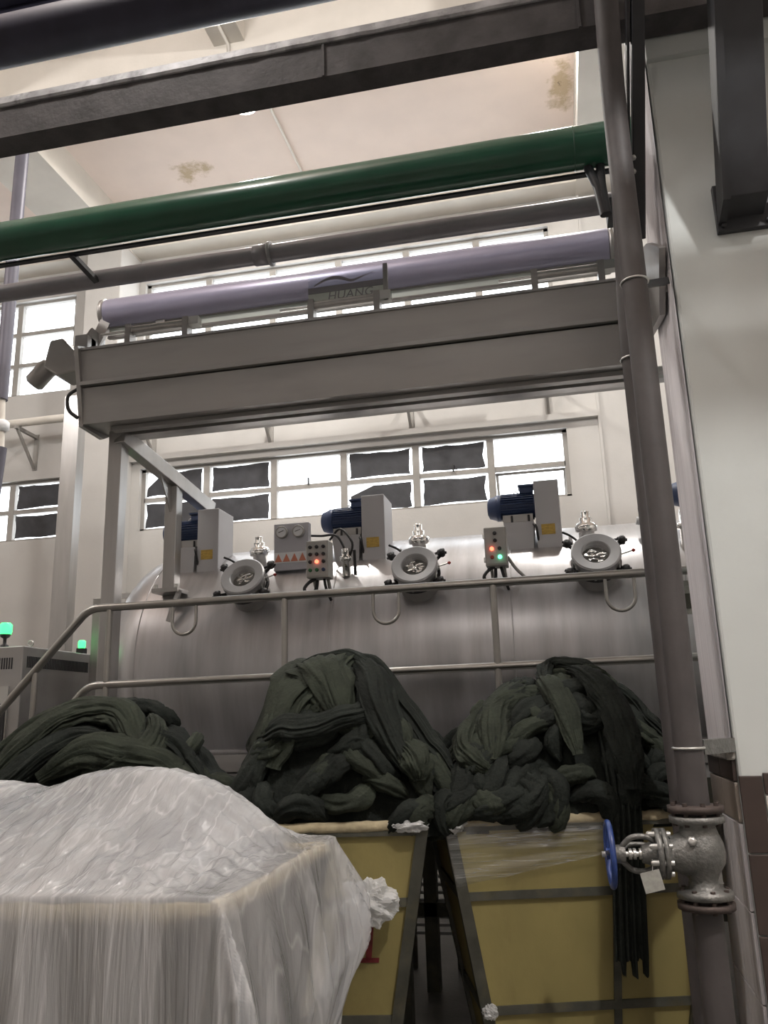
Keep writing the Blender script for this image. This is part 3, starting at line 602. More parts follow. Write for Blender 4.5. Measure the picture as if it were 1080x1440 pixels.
# control boxes
def ctrl(x0, x1, label, spec, cols, rows, loops=1):
    z0, z1 = 2.585, 2.85
    t = thing('control_box', label, 'control box', ((x0+x1)/2, 5.56, 2.45))
    MB().bx(x0, x1, 5.50, 5.63, z0, z1).build('case', 'boxgrey', t, bevel=.006)
    MB().bx(x0+.008, x1-.008, 5.492, 5.501, z0+.012, z1-.012).build('face_plate', 'boxgrey', t)
    for (cx, cz, kind) in spec:
        px = x0+(x1-x0)*cx; pz = z1-(z1-z0)*cz
        mm = {'k': 'darkpart', 'r': 'redbtn', 'g': 'greenbtn', 'R': 'redlamp', 'G': 'greenlamp', 'b': 'motor'}[kind]
        MB().lathe([(.013, 0), (.013, .012), (.010, .016)], (px, 5.493, pz), (0, -1, 0), 14).build('lamp' if kind in 'RG' else 'button', mm, t)
    MB().tube(spline([(x0+.05, 5.55, z0), (x0+.01, 5.52, z0-.03), (x0-.015, 5.50, z0-.075), (x0+.015, 5.50, z0-.11), (x0+.055, 5.54, z0-.08), (x0+.06, 5.57, z0-.01)], 6), .012, 8).build('cable_loop', 'darkpart', t)
    for x in (x0+.03, x1-.03): MB().bar((x, 5.58, z0+.02), (x+.01, 5.70, 2.40), .02, .02).build('support_leg', 'boxgrey', t)
    for z in (z0+.05, z1-.05): MB().bx(x0-.012, x0, 5.53, 5.56, z-.015, z+.015).build('hinge', 'bolt', t)
    MB().tube(spline([(x1-.05, 5.57, z0), (x1-.03, 5.55, z0-.08), (x1-.01, 5.6, z0-.15)], 5), .010, 8).build('cable', 'darkpart', t)
    return t
ctrl(-1.705, -1.545, 'grey control box with rows of buttons and one red lamp', [(a, b_, k) for a, b_, k in ((.2, .18, 'k'), (.5, .18, 'k'), (.8, .18, 'k'), (.2, .38, 'k'), (.5, .38, 'k'), (.8, .38, 'k'), (.2, .58, 'k'), (.5, .58, 'R'), (.8, .58, 'k'), (.2, .8, 'g'), (.5, .8, 'g'), (.8, .8, 'b'))], 3, 4)
cb = ctrl(-.452, -.305, 'grey control box with red and green lamps lit', [(.5, .17, 'k'), (.5, .36, 'k'), (.33, .57, 'R'), (.68, .57, 'k'), (.33, .79, 'r'), (.68, .79, 'G')], 2, 4)
MB().tube(spline([(-.31, 5.6, 2.66), (-.26, 5.62, 2.58), (-.19, 5.64, 2.50), (-.14, 5.62, 2.40)], 6), .012, 8).build('conduit', 'boxgrey', cb)
# valve cluster between control box and motor
t = thing('pipe_fitting', 'small chrome fitting with hoses behind the button control box', 'fitting', (-1.46, 5.72, 2.6))
MB().lathe([(.03, 0), (.03, .1), (.045, .11), (.045, .14), (.03, .15), (.03, .2)], (-1.47, 5.72, 2.62), (0, -.1, 1), 16).build('body', 'chrome', t)
MB().tube(spline([(-1.47, 5.72, 2.8), (-1.55, 5.75, 2.93), (-1.68, 5.8, 2.95), (-1.80, 5.84, 2.97)], 6), .009, 8).build('hose', 'darkpart', t)
MB().tube(spline([(-1.45, 5.72, 2.75), (-1.42, 5.7, 2.86), (-1.52, 5.75, 2.98), (-1.62, 5.82, 2.92)], 6), .009, 8).build('hose', 'darkpart', t)
MB().bar((-1.40, 5.70, 2.62), (-1.40, 5.68, 2.80), .018, .018).build('lever', 'darkpart', t)

# hanging notice on the far right
t = thing('notice_card', 'small pale notice card hanging from the rail beside the column', 'notice', (.66, 4.58, 2.12))
MB().bx(.605, .75, 4.63, 4.636, 2.10, 2.28).build('card', 'paper', t)
MB().bx(.62, .735, 4.626, 4.631, 2.13, 2.21).build('print', 'cartframe', t)
MB().cyl((.68, 4.633, 2.28), (.68, 4.61, 2.33), .003, 6).build('string', 'white', t)

# ------------------------------------------------------------------ frame post on the vessel and hood legs
t = thing('support_frame', 'stainless steel frame of leg, sloping beam and post at the vessel end', 'frame', (-2.9, 5.0, 1.3))
MB().bx(-2.965, -2.865, 4.96, 5.06, 1.30, 3.62).build('leg', 'steel', t, bevel=.004)
MB().bar((-2.88, 4.96, 3.58), (-2.70, 6.10, 3.31), .085, .11).build('sloping_beam', 'steel', t, bevel=.004)
MB().bx(-2.84, -2.745, 5.58, 5.68, 2.58, 3.40).build('post', 'steel', t, bevel=.004)
MB().prism([(5.59, 3.38), (5.38, 3.44), (5.59, 3.16)], 'x', -2.80, -2.79).build('gusset', 'steel', t)
MB().bx(-2.88, -2.68, 5.50, 5.74, 2.555, 2.585).build('foot_plate', 'steel', t)
for x in (-2.86, -2.70): MB().lathe([(.014, 0), (.014, .03)], (x, 5.53, 2.585), (0, 0, 1), 6).build('bolt', 'bolt', t)
MB().bar((-2.68, 5.54, 2.57), (-2.75, 5.52, 2.34), .03, .03).build('stay', 'steel', t)
tag(MB().bx(-4.80, -4.62, 7.15, 7.28, 0, 4.95).build('steel_duct', 'steel', bevel=.004), 'tall stainless duct in front of the white pilaster', 'duct')
tag(MB().bx(-3.62, -3.52, 5.95, 6.05, 0, 2.62).build('cable_duct', 'steel', bevel=.004), 'short stainless cable duct beside the control cabinet', 'duct')
t = thing('shelf_bracket', 'steel shelf bracket beside the vessel end', 'bracket', (-4.0, 7.4, 2.3))
MB().bar((-4.32, 7.4, 2.42), (-3.5, 7.4, 2.42), .25, .05).build('shelf', 'steel', t)
MB().bx(-4.34, -4.26, 7.3, 7.5, 0, 2.9).build('upright', 'steel', t)
MB().bar((-4.30, 7.4, 2.87), (-3.5, 7.4, 2.87), .05, .05).build('top_bar', 'steel', t)
t = thing('pump_motor', 'dark blue pump motor on the steel shelf', 'motor', (-4.0, 7.4, 2.45))
MB().lathe([(.10, 0), (.14, .02), (.14, .25), (.12, .27), (.05, .28)], (-3.98, 7.4, 2.446), (0, 0, 1), 24).build('body', 'motor', t)
MB().bx(-4.16, -4.10, 7.33, 7.47, 2.50, 2.66).build('terminal_box', 'motor', t)
t = thing('blue_valve', 'small valve with a blue lever beside the vessel end', 'valve', (-3.4, 6.0, 0))
MB().cyl((-3.42, 6.0, .0), (-3.42, 6.0, 1.93), .03, 14).build('stem_pipe', 'darkpart', t)
MB().lathe([(.03, 0), (.055, .01), (.055, .06), (.03, .07)], (-3.36, 6.0, 1.80), (1, 0, 0), 16).build('body', 'darkpart', t)
MB().bx(-3.46, -3.34, 5.97, 6.03, 1.935, 1.965).build('lever', 'wheelblue', t, bevel=.008)

# ------------------------------------------------------------------ roller hood (fabric plaiter)
hd = thing('roller_hood', 'long grey steel roller hood above the guardrail with sloped sides', 'machine', (-1.3, 4.9, 3.55))
HX0, HX1 = -3.03, .55
def panel(p0, p1, th, nm): return MB().prism([p0, p1, (p1[0]+th, p1[1]), (p0[0]+th, p0[1])], 'x', HX0, HX1).build(nm, 'hood', hd)
panel((4.70, 3.885), (4.66, 4.10), .02, 'upper_panel')
panel((4.74, 3.60), (4.705, 3.845), .02, 'lower_panel')
MB().bx(HX0, HX1, 4.665, 4.70, 3.852, 3.878).build('groove_strip', 'hood', hd)
MB().bx(HX0, HX1, 4.645, 4.675, 4.098, 4.115).build('top_lip', 'steel', hd)
MB().bx(HX0, HX1, 4.72, 5.25, 3.885, 3.90).build('tray_floor', 'hood', hd)
MB().prism([(4.75, 3.60), (5.25, 3.64), (5.25, 4.05), (5.23, 4.05), (5.23, 3.66), (4.75, 3.62)], 'x', HX0, HX1).build('under_panel', 'hood', hd)
MB().bx(HX0+.15, HX1+.3, 4.84, 4.90, 3.575, 3.605).build('under_rail', 'hood', hd)
MB().bx(HX0+.15, HX1+.3, 5.02, 5.10, 3.60, 3.655).build('under_beam', 'steel', hd)
MB().prism([(4.62, 4.12), (4.70, 4.15), (5.3, 4.15), (5.3, 3.75), (5.0, 3.58), (4.74, 3.585)], 'x', HX0-.03, HX0).build('end_plate', 'hood', hd)
MB().prism([(3.41, 3.56), (3.44, 3.585), (3.75, 3.79), (4.60, 4.16), (5.25, 4.16), (5.25, 3.62), (4.70, 3.60), (3.74, 3.37), (3.62, 3.345)], 'x', .555, .582).build('end_plate', 'hood', hd)
MB().bx(.582, .5985, 3.55, 3.9, 3.42, 3.60).build('wall_mount', 'hood', hd)
rl = MB().cyl((-3.02, 4.98, 4.52), (.50, 4.98, 4.52), .118, 36).build('roller', 'roller', hd)
for X in (-3.06, .50): MB().lathe([(.05, 0), (.122, .005), (.122, .03), (.05, .04)], (X, 4.98, 4.52), (1, 0, 0), 28).build('roller_flange', 'hood', rl)
MB().bx(-3.0, .50, 4.95, 5.0, 4.335, 4.40).build('guide_rail', 'strip', hd)
MB().bx(-3.0, .50, 4.93, 4.955, 4.315, 4.335).build('guide_edge', 'hood', hd)
MB().bx(-3.0, .50, 4.94, 4.965, 4.40, 4.412).build('guide_edge', 'hood', hd)
MB().bx(-2.63, -2.56, 4.93, 4.98, 4.335, 4.41).build('guide_clip', 'hood', hd)
# drive lump at the free end
MB().prism([(-3.40, 4.08), (-3.36, 4.28), (-3.26, 4.29), (-3.16, 4.18), (-3.04, 4.35), (-3.04, 3.98), (-3.15, 4.02), (-3.28, 4.00)], 'y', 4.78, 4.98).build('drive_housing', 'hood', hd, bevel=.015)
MB().lathe([(.03, -.02), (.06, -.01), (.07, .02), (.07, .16), (.05, .18)], (-3.40, 4.86, 4.12), (-.5, 0, -.5), 18).build('drive_motor', 'hood', hd)
MB().bx(-3.14, -3.04, 4.74, 4.86, 4.12, 4.27).build('gear_block', 'hood', hd, bevel=.008)
MB().bar((-3.10, 4.9, 4.20), (-3.0, 4.95, 4.52), .09, .07).build('bearing_arm', 'hood', hd)
MB().tube(spline([(-3.06, 4.72, 3.86), (-3.13, 4.70, 3.80), (-3.12, 4.70, 3.70), (-3.06, 4.72, 3.64)], 5), .012, 8).build('cable', 'darkpart', hd)
# pneumatic cylinders
for x0, x1 in ((-2.72, -2.30), (-1.42, -.98), (.02, .42)):
    c_ = MB().cyl((x0, 4.75, 4.25), (x1, 4.75, 4.25), .032, 18).build('pneumatic_cylinder', 'steel', hd)
    for x in (x0, x1): MB().bx(x-.02, x+.02, 4.71, 4.79, 4.10, 4.285).build('cylinder_bracket', 'hood', c_)
    MB().bx(x1+.02, x1+.09, 4.72, 4.78, 4.225, 4.285).build('cylinder_head', 'bolt', c_)
    MB().cyl((x0-.22, 4.75, 4.25), (x0, 4.75, 4.25), .010, 10).build('piston_rod', 'chrome', c_)
# clear brand plate with lettering in front of the roller
bp_ = thing('brand_plate', 'clear acrylic maker plate with dark lettering hung before the roller', 'sign', (-1.18, 4.74, 4.2))
MB().bx(-1.44, -.925, 4.735, 4.741, 4.225, 4.475).build('plate', 'plateglass', bp_)
MB().bx(-.935, -.905, 4.725, 4.745, 4.225, 4.478).build('side_clip', 'hood', bp_)
MB().bx(-1.44, -.925, 4.729, 4.735, 4.235, 4.262).build('bottom_band', 'greypipe', bp_)
MB().bx(-1.44, -.925, 4.729, 4.735, 4.330, 4.372).build('middle_band', 'greypipe', bp_)
MB().bx(-1.44, -.935, 4.7335, 4.735, 4.262, 4.33).build('pale_band', 'strip', bp_)
sw = MB(); rows = []
for k in range(25):
    q = k/24; x = -1.40+.40*q; z = 4.385+.045*math.sin(PI*min(1, q*1.55))*(1 if q < .65 else 1)+(.05*max(0, q-.6)/.4); wd = .010*math.sin(PI*min(1, q+.08))+.002
    rows.append([(x, 4.733, z-wd), (x, 4.733, z+wd), (x, 4.7345, z+wd), (x, 4.7345, z-wd)])
sw.grid(rows, False, True).build('swoosh', 'greypipe', bp_)
fc = bpy.data.curves.new('letters', 'FONT'); fc.body = 'HUANG'; fc.size = .082; fc.extrude = .0006; fc.shear = .15; fc.space_character = 1.05
fo = bpy.data.objects.new('letters_tmp', fc); COL.objects.link(fo); bpy.context.view_layer.update()
me = bpy.data.meshes.new_from_object(fo.evaluated_get(bpy.context.evaluated_depsgraph_get())); bpy.data.objects.remove(fo, do_unlink=True)
me.materials.clear(); me.materials.append(M['greypipe'])
lo = bpy.data.objects.new('lettering', me); COL.objects.link(lo); lo.parent = bp_; lo.rotation_euler = (R(90), 0, 0); lo.location = Vector((-1.31, 4.733, 4.272))-WORLD[bp_.name]

# ------------------------------------------------------------------ platform and guardrail
pf = thing('work_platform', 'dark steel work platform in front of the vessel', 'platform', (-1.1, 5.0, 0))
MB().bx(-2.95, 2.2, 4.55, 5.62, 1.24, 1.28).build('deck', 'deck', pf)
MB().bx(-2.95, 2.2, 4.54, 4.57, 1.14, 1.28).build('edge_beam', 'cartframe', pf)
for x in (-2.9, -1.6, -.92, -.35, .9, 2.1):
    MB().bx(x-.04, x+.04, 4.57, 4.65, 0, 1.24).build('leg', 'cartframe', pf)
    MB().bx(x-.04, x+.04, 5.5, 5.58, 0, 1.24).build('leg', 'cartframe', pf)
MB().bx(-2.95, 2.2, 5.5, 5.56, .42, .50).build('cross_beam', 'cartframe', pf)
for k in range(6): MB().bar((-3.02-.22*k, 4.55, 1.10-.2*k), (-3.02-.22*k, 5.22, 1.10-.2*k), .24, .03).build('stair_tread', 'deck', pf)
t = thing('louvred_panel', 'pale louvred panel seen below the platform between the carts', 'panel', (-.8, 6.0, .2))
for k in range(9): MB().bar((-1.1, 5.98, .22+.05*k), (-.5, 5.98, .22+.05*k), .03, .018).build('slat', 'cover', t)
for x in (-1.12, -.82, -.48): MB().bx(x-.015, x+.015, 5.99, 6.02, 0, .75).build('stile', 'cartframe', t)

gr = thing('guardrail', 'stainless tube guardrail with two rails sloping down at the stairs', 'railing', (-1.2, 4.6, 1.28))
YR = 4.6; RT, RM = 2.325, 1.87
MB().tube(bend([(2.2, YR, RT+.01), (-2.82, YR, RT), (-3.75, YR, RT-.98)], .07), .024, 16).build('top_rail', 'rail', gr)
MB().tube(bend([(2.2, YR, RM+.01), (-2.80, YR, RM-.01), (-3.6, YR, RM-.87)], .07), .022, 16).build('middle_rail', 'rail', gr)
for x in (-2.68, -1.56, -.345, .90, 2.1): MB().cyl((x, YR, 1.28), (x, YR, RT), .019, 14).build('post', 'rail', gr)
MB().cyl((-3.16, YR, .9), (-3.16, YR, RT-.36), .019, 14).build('post', 'rail', gr)
for x in (-2.19, -.955, .335):
    pts = [(x-.075, YR, RT)]+[(x-.075*math.cos(PI*k/14), YR, RT-.115-.075*math.sin(PI*k/14)) for k in range(15)]+[(x+.075, YR, RT)]
    MB().tube(pts, .010, 10).build('hanging_loop', 'rail', gr)

# ------------------------------------------------------------------ control cabinet at the left
cb = thing('control_cabinet', 'grey steel control cabinet with vent slots behind the stair rail', 'cabinet', (-4.2, 5.75, 0))
KX, KY0, KY1, KZ = -3.75, 5.3, 6.2, 2.2
MB().bx(-4.75, KX, KY0, KY1, 0, KZ).build('body', 'hood', cb, bevel=.008)
sl = MB()
for k in range(40): sl.bx(KX-.001, KX+.003, KY0+.05+.02*k, KY0+.062+.02*k, 2.05, 2.13)
for k in range(44): sl.bx(-4.7+.02*k, -4.69+.02*k, KY0-.003, KY0+.001, 2.04, 2.12)
sl.build('vent_slots', 'darkpart', cb)
MB().bx(-4.4, KX-.09, KY0-.012, KY0, 1.45, 1.92).build('door_panel', 'boxgrey', cb)
MB().bx(-4.3, KX-.10, KY0-.022, KY0-.011, 1.52, 1.80).build('display', 'darkpart', cb)
MB().bx(-4.0, KX-.16, KY0-.025, KY0-.021, 1.62, 1.70).build('display_print', 'white', cb)
MB().torus((KX-.03, KY0+.12, KZ+.025), (0, 1, 0), .02, .006, n=16).build('lifting_eye', 'bolt', cb)
bc = thing('beacon_lamp', 'glowing green beacon lamp on top of the control cabinet', 'lamp', (-3.98, 5.4, 2.2))
MB().lathe([(.03, 0), (.03, .02), (.012, .03), (.012, .07), (.03, .08), (.04, .10)], (-3.98, 5.4, 2.2), (0, 0, 1), 20).build('stem', 'darkpart', bc)
MB().lathe([(.04, .10), (.045, .12), (.045, .17), (.03, .185)], (-3.98, 5.4, 2.2), (0, 0, 1), 20).build('lens', 'beacon', bc)
bc = thing('beacon_glint', 'small green glow standing in for a reflection of the beacon', 'lamp', (-3.80, 6.12, 2.2))  # glowing stand-in for the beacon mirrored in the steel duct
MB().bx(-3.83, -3.77, 6.09, 6.15, 2.20, 2.245).build('base', 'darkpart', bc)
MB().lathe([(.026, 0), (.03, .02), (.03, .055), (.02, .065)], (-3.80, 6.12, 2.245), (0, 0, 1), 16).build('lens', 'beacon', bc)

# drop pipe at the far left
t = thing('drop_pipe', 'vertical grey drop pipe with a hose at the far left', 'pipe', (-4.62, 6.0, 3.0))
MB().cyl((-4.66, 6.0, 4.45), (-4.66, 6.0, 7.6), .06, 18).build('pipe', 'droppipe', t)
MB().cyl((-4.62, 6.0, 3.9), (-4.66, 6.0, 4.5), .038, 14).build('pipe_end', 'beam', t)
MB().lathe([(.04, 0), (.06, .02), (.06, .08), (.04, .1)], (-4.62, 6.0, 4.15), (0, 0, 1), 16).build('coupling', 'white', t)
MB().tube(spline([(-4.62, 6.0, 4.0), (-4.64, 6.0, 3.7), (-4.66, 6.0, 3.4), (-4.70, 6.0, 3.05)], 6), .055, 14).build('hose', 'droppipe', t)

# ------------------------------------------------------------------ carts
def cart(name, label, corner, ang, W, D, rim, padded=True, panel_mat='yellow', stile=None, group=None):
    c = Vector((corner[0], corner[1], 0)); ca, sa = math.cos(ang), math.sin(ang)
    mt = Matrix.Translation(c) @ Matrix.Rotation(ang, 4, 'Z')
    t = thing(name, label, 'cart', mt @ Vector((W/2, D/2, 0)), group)
    zb = .26; ins = .17
    def q(u, v, z):          # tapered: u, v in 0..1
        k = ins*(rim-z)/(rim-zb); return Vector((k+u*(W-2*k), k*.7+v*(D-1.4*k), z))
    def lvl(z, w_, nm, m_='cartframe', off=.0):
        P4 = [q(0, 0, z), q(1, 0, z), q(1, 1, z), q(0, 1, z)]
        for i in range(4): MB(mt).bar(P4[i], P4[(i+1) % 4], w_, w_).build(nm, m_, t)
    zm, zl = .915, .49
    lvl(zm, .032, 'middle_bar'); lvl(zl, .032, 'lower_bar'); lvl(zb, .045, 'base_bar'); lvl(rim-.02, .035, 'rim_bar')
    for u in (0, 1):
        for v in (0, 1): MB(mt).bar(q(u, v, zb), q(u, v, rim), .045, .045).build('corner_post', 'cartframe', t)
    for v in (0, 1): MB(mt).bar(q(stile or .5, v, zb), q(stile or .5, v, zm), .03, .03).build('stile', 'cartframe', t)
    e = .012
    for z0, z1 in ((zb, zl), (zl, zm), (zm, rim-.02)):
        for (u0, v0, u1, v1) in ((0, 0, 1, 0), (1, 0, 1, 1), (1, 1, 0, 1), (0, 1, 0, 0)):
            mb = MB(mt); n = Vector(((v1-v0), -(u1-u0), 0)); a = [q(u0, v0, z0), q(u1, v1, z0), q(u1, v1, z1), q(u0, v0, z1)]
            mb.hexa([p-n*.003 for p in a], [p+n*.005 for p in a]).build('side_panel', panel_mat, t)
    MB(mt).bx(ins, W-ins, ins*.7, D-ins*.7, zb-.01, zb+.01).build('bottom_panel', panel_mat, t)
    for u in (.06, .94):
        for v in (.08, .92):
            p = q(u, v, zb); w_ = MB(mt).lathe([(.02, -.025), (.09, -.022), (.1, -.01), (.1, .01), (.09, .022), (.02, .025)], (p.x, p.y, .1), (0, 1, 0), 20).build('castor_wheel', 'rubber', t)
            MB(mt).bx(p.x-.02, p.x+.02, p.y-.04, p.y+.04, .1, .25).build('castor_fork', 'cartframe', w_)
    if padded:
        P4 = [q(0, 0, rim), q(1, 0, rim), q(1, 1, rim), q(0, 1, rim)]
        for i in range(4):
            a, b_ = P4[i], P4[(i+1) % 4]; n = 34; pts = []; rs = []
            for k in range(n+1):
                f_ = k/n; p = a.lerp(b_, f_); s = .004*noise.noise((p.x*14+i, p.y*14, 3)); pts.append(p+Vector((0, 0, s*1.6-.006*math.sin(PI*f_)))); rs.append(.023+.005*noise.noise((p.x*22+i*3, p.y*22, 9)))
            MB(mt).tube(pts, rs, 10).build('rim_padding', 'padding', t)
    return t, mt, q
cR, mR, qR = cart('fabric_cart', 'yellow panelled cart under the hanging fabric strip beside the valve', (-.50, 3.50), R(15.5), 1.10, .70, 1.20, stile=.62, group='fabric carts')
cM, mM, qM = cart('fabric_cart', 'yellow panelled cart with a red painted mark and crumpled plastic', (-1.42, 3.30), R(8), .84, 1.0, 1.20, stile=.2, group='fabric carts')
cL, mL, qL = cart('fabric_cart', 'cart behind the film covered cart, heaped with loose fabric', (-2.86, 3.36), R(2), 1.28, .86, 1.20, group='fabric carts')
cF, mF, qF = cart('fabric_cart', 'cart wholly draped in clear plastic film', (-2.22, 1.93), R(1), 1.38, .98, 1.18, panel_mat='cartframe', group='fabric carts')
# red mark on the middle cart
rk = MB(mM); fy = lambda u, z: qM(u, 0, z)
def mark(u0, u1, z0, z1):
    a = [qM(u0, 0, z0), qM(u1, 0, z0), qM(u1, 0, z1), qM(u0, 0, z1)]
    rk.hexa([p+Vector((0, -.005, 0)) for p in a], [p+Vector((0, -.008, 0)) for p in a])
mark(.765, .80, .705, .86); mark(.735, .845, .695, .712); mark(.60, .635, .695, .85); mark(.60, .68, .83, .85)
rk.build('painted_mark', 'redpaint', cM)['label'] = 'dark red painted mark'

# ------------------------------------------------------------------ fabric heaps
def rope_mesh(mb, pts, nrm, wd, th, pleats, amp, seed, ring=40):
    pts = [Vector(p) for p in pts]; k = len(pts); rows = []
    tw = (seed*7 % 1-.5)*1.6
    for i in range(k):
        tg = (pts[min(i+1, k-1)]-pts[max(i-1, 0)]).normalized(); n = nrm[i] if isinstance(nrm, list) else nrm
        n = (n-tg*n.dot(tg)).normalized(); sd = tg.cross(n)
        f_ = i/(k-1); env = min(1, math.sin(PI*min(max(f_*1.0, .03), .97))**.45+.05)
        pinch = 1+.30*noise.noise((f_*3.1, seed*1.3, 2))
        W_ = wd*env*pinch; T_ = th*env*(2-pinch)
        row = []
        for j in range(ring):
            a = 2*PI*j/ring; b_ = a+tw*f_
            c1, s1 = math.cos(b_), math.sin(b_)
            q = 1.0+amp*1.5*(1-2*abs(noise.noise((c1*pleats*.42, s1*pleats*.42, seed*5.1+f_*1.1))))-amp*.9
            q += amp*1.1*(noise.noise((c1*pleats*1.1, s1*pleats*1.1, seed+f_*2.6)))
            q += amp*.9*noise.noise((c1*1.5, s1*1.5, seed*2.2+f_*4.5))
            row.append(pts[i]+sd*math.cos(a)*W_*q+n*math.sin(a)*T_*q)
        rows.append(row)
    mb.grid(rows, True, True); nn = ring
    mb.add(rows[0], [tuple(range(nn))], True); mb.add(rows[-1], [tuple(range(nn-1, -1, -1))], True)
def prof_fn(pts):
    def fn(x):
        if x <= pts[0][0]: return pts[0][1]
        for (a, b_), (c, d) in zip(pts, pts[1:]):
            if x <= c:
                q = (x-a)/(c-a); q = q*q*(3-2*q)*.35+q*.65; return b_+(d-b_)*q
        return pts[-1][1]
    return fn
def heap(label, mt, pts, D, yc, rim, nfold, seed, extra=None, group=None, low=1.0, fat=1.0):
    """pts: silhouette (local u, z); heap centred on yc with half depth D"""
    fn = prof_fn(pts); u0, u1 = pts[0][0], pts[-1][0]; rr = random.Random(seed); base = rim-.05
    def S(u, ph, off=0.):
        h = max(.02, fn(u)-base-.065); e = min(1, max(.05, (u-u0)/.10), max(.05, (u1-u)/.10)); dd = D*(.55+.45*e)
        c, s = math.cos(ph), math.sin(ph)
        p = Vector((u, yc-dd*math.copysign(abs(c)**.75, c), base+h*abs(s)**.85))
        n = Vector((0, -c/dd, s/max(h, .1))).normalized()
        du = .02; sl = (fn(min(u+du, u1))-fn(max(u-du, u0)))/(2*du); n = (n+Vector((-sl*.5*abs(s), 0, 0))).normalized()
        return p+n*off, n
    loc = mt @ Vector(((u0+u1)/2, yc, base))
    t = thing('fabric_heap', label, 'fabric', loc, group)
    rows = []
    for i in range(121):
        u = u0+(u1-u0)*i/120; rows.append([S(u, PI*j/80, -.05+.030*noise.noise((u*7, j*.12, seed))+.035*(.5-abs(noise.noise((u*13+j*.03, j*.16, seed+3)))) )[0] for j in range(81)])
    MB(mt).grid(rows).build('heap_core', 'fab', t)
    # lower band of stuffed rolls and folds
    for i in range(nfold):
        ph = R(8)+R(105)*rr.random()**1.1; u = u0+.03+(u1-u0-.06)*((i*.618) % 1); ln = rr.uniform(.16, .34); ang = rr.uniform(-1.0, 1.0)+(PI/2 if rr.random() < .45 else 0)
        k = 13; path = []; nr = []; cv = rr.uniform(-1.6, 1.6)
        uu, pp = u, ph
        hh = max(.15, fn(u)-base)
        path0 = []
        for q in range(k):
            f_ = q/(k-1)-.5; a = ang+cv*f_; path0.append((u+ln*f_*math.cos(a)*1.0, ph+ln*f_*math.sin(a)*1.9/hh*.5+.25*abs(f_)*0))
        for q, (a, b_) in enumerate(path0):
            f_ = q/(k-1)-.5; s_, n_ = S(min(max(a, u0), u1), min(max(b_, .02), PI*.8), .012-.16*f_*f_); path.append(s_); nr.append(n_)
        mb = MB(mt); wd = rr.uniform(.036, .056)*fat
        rope_mesh(mb, path, nr, wd, wd*rr.uniform(.75, 1.0), rr.choice((5, 7, 9)), .20, rr.random()*50, ring=30)
        mb.build('fabric_fold', 'fab' if rr.random() < .7 else 'fab2', t)
    for (way, wd, th, pleats, m_, amp) in (extra or []):
        k = len(way); sp_ = spline([(a, b_, c) for a, b_, c in way], 14); path = []; nr = []
        for p in sp_:
            s_, n_ = S(min(max(p.x, u0), u1), p.y, p.z); s_.x += (p.x-min(max(p.x, u0), u1)); path.append(s_); nr.append(n_)
        mb = MB(mt); rope_mesh(mb, path, nr, wd, th, pleats, amp*1.7, rr.random()*50, ring=72)
        mb.build('draped_fabric', m_, t)
    return t, S
def local_prof(mt, pts3):       # world (x, y, z) silhouette points to local u
    inv = mt.inverted(); return [((inv @ Vector(p)).x, p[2]) for p in pts3]
gF = 'heaps of dark green fabric in the carts'
# middle heap: wide drape over the top, rope falling down the right
pM = [(-.10, 1.22), (.0, 1.50), (.10, 1.70), (.20, 1.86), (.30, 1.905), (.42, 1.93), (.52, 1.90), (.64, 1.73), (.78, 1.56), (.88, 1.38), (.93, 1.22)]
exM = [([(.10, .55, .0), (.18, .95, .02), (.30, 1.35, .03), (.44, 1.75, .0)], .16, .035, 13, 'fab2', .16),
       ([(.42, .62, .02), (.36, .95, .04), (.30, 1.25, .04), (.26, 1.6, .0)], .12, .05, 15, 'fab2', .14),
       ([(.02, 1.2, .0), (.12, .80, .03), (.26, .60, .05), (.42, .62, .05), (.55, .75, .03), (.60, 1.0, .0)], .05, .03, 9, 'fab', .16),
       ([(.0, .95, .0), (.10, 1.15, .02), (.22, 1.3, .04), (.36, 1.38, .04), (.50, 1.28, .04), (.58, 1.1, .03)], .055, .03, 9, 'fab', .16),
       ([(.40, 1.45, .03), (.54, 1.30, .05), (.66, 1.12, .05), (.80, .98, .04), (.90, .75, .03), (.93, .5, .02)], .055, .03, 9, 'fab', .16),
       ([(.44, 1.5, .02), (.52, 1.1, .05), (.56, .8, .05), (.66, .6, .04), (.72, .5, .03)], .07, .03, 11, 'fab', .16),
       ([(.66, .75, .02), (.70, .58, .06), (.72, .42, .05)], .06, .04, 9, 'fab2', .18),
       ([(-.06, .5, .02), (-.04, .35, .03), (-.03, .18, .02)], .05, .04, 9, 'fab2', .18)]
heap('tall heap of dark green fabric draped over the marked cart', mM, [(a+.10, b_) for a, b_ in pM], .46, .46, 1.20, 84, 11, [([(a+.10, b_, c) for a, b_, c in e[0]],)+e[1:] for e in exM], gF)
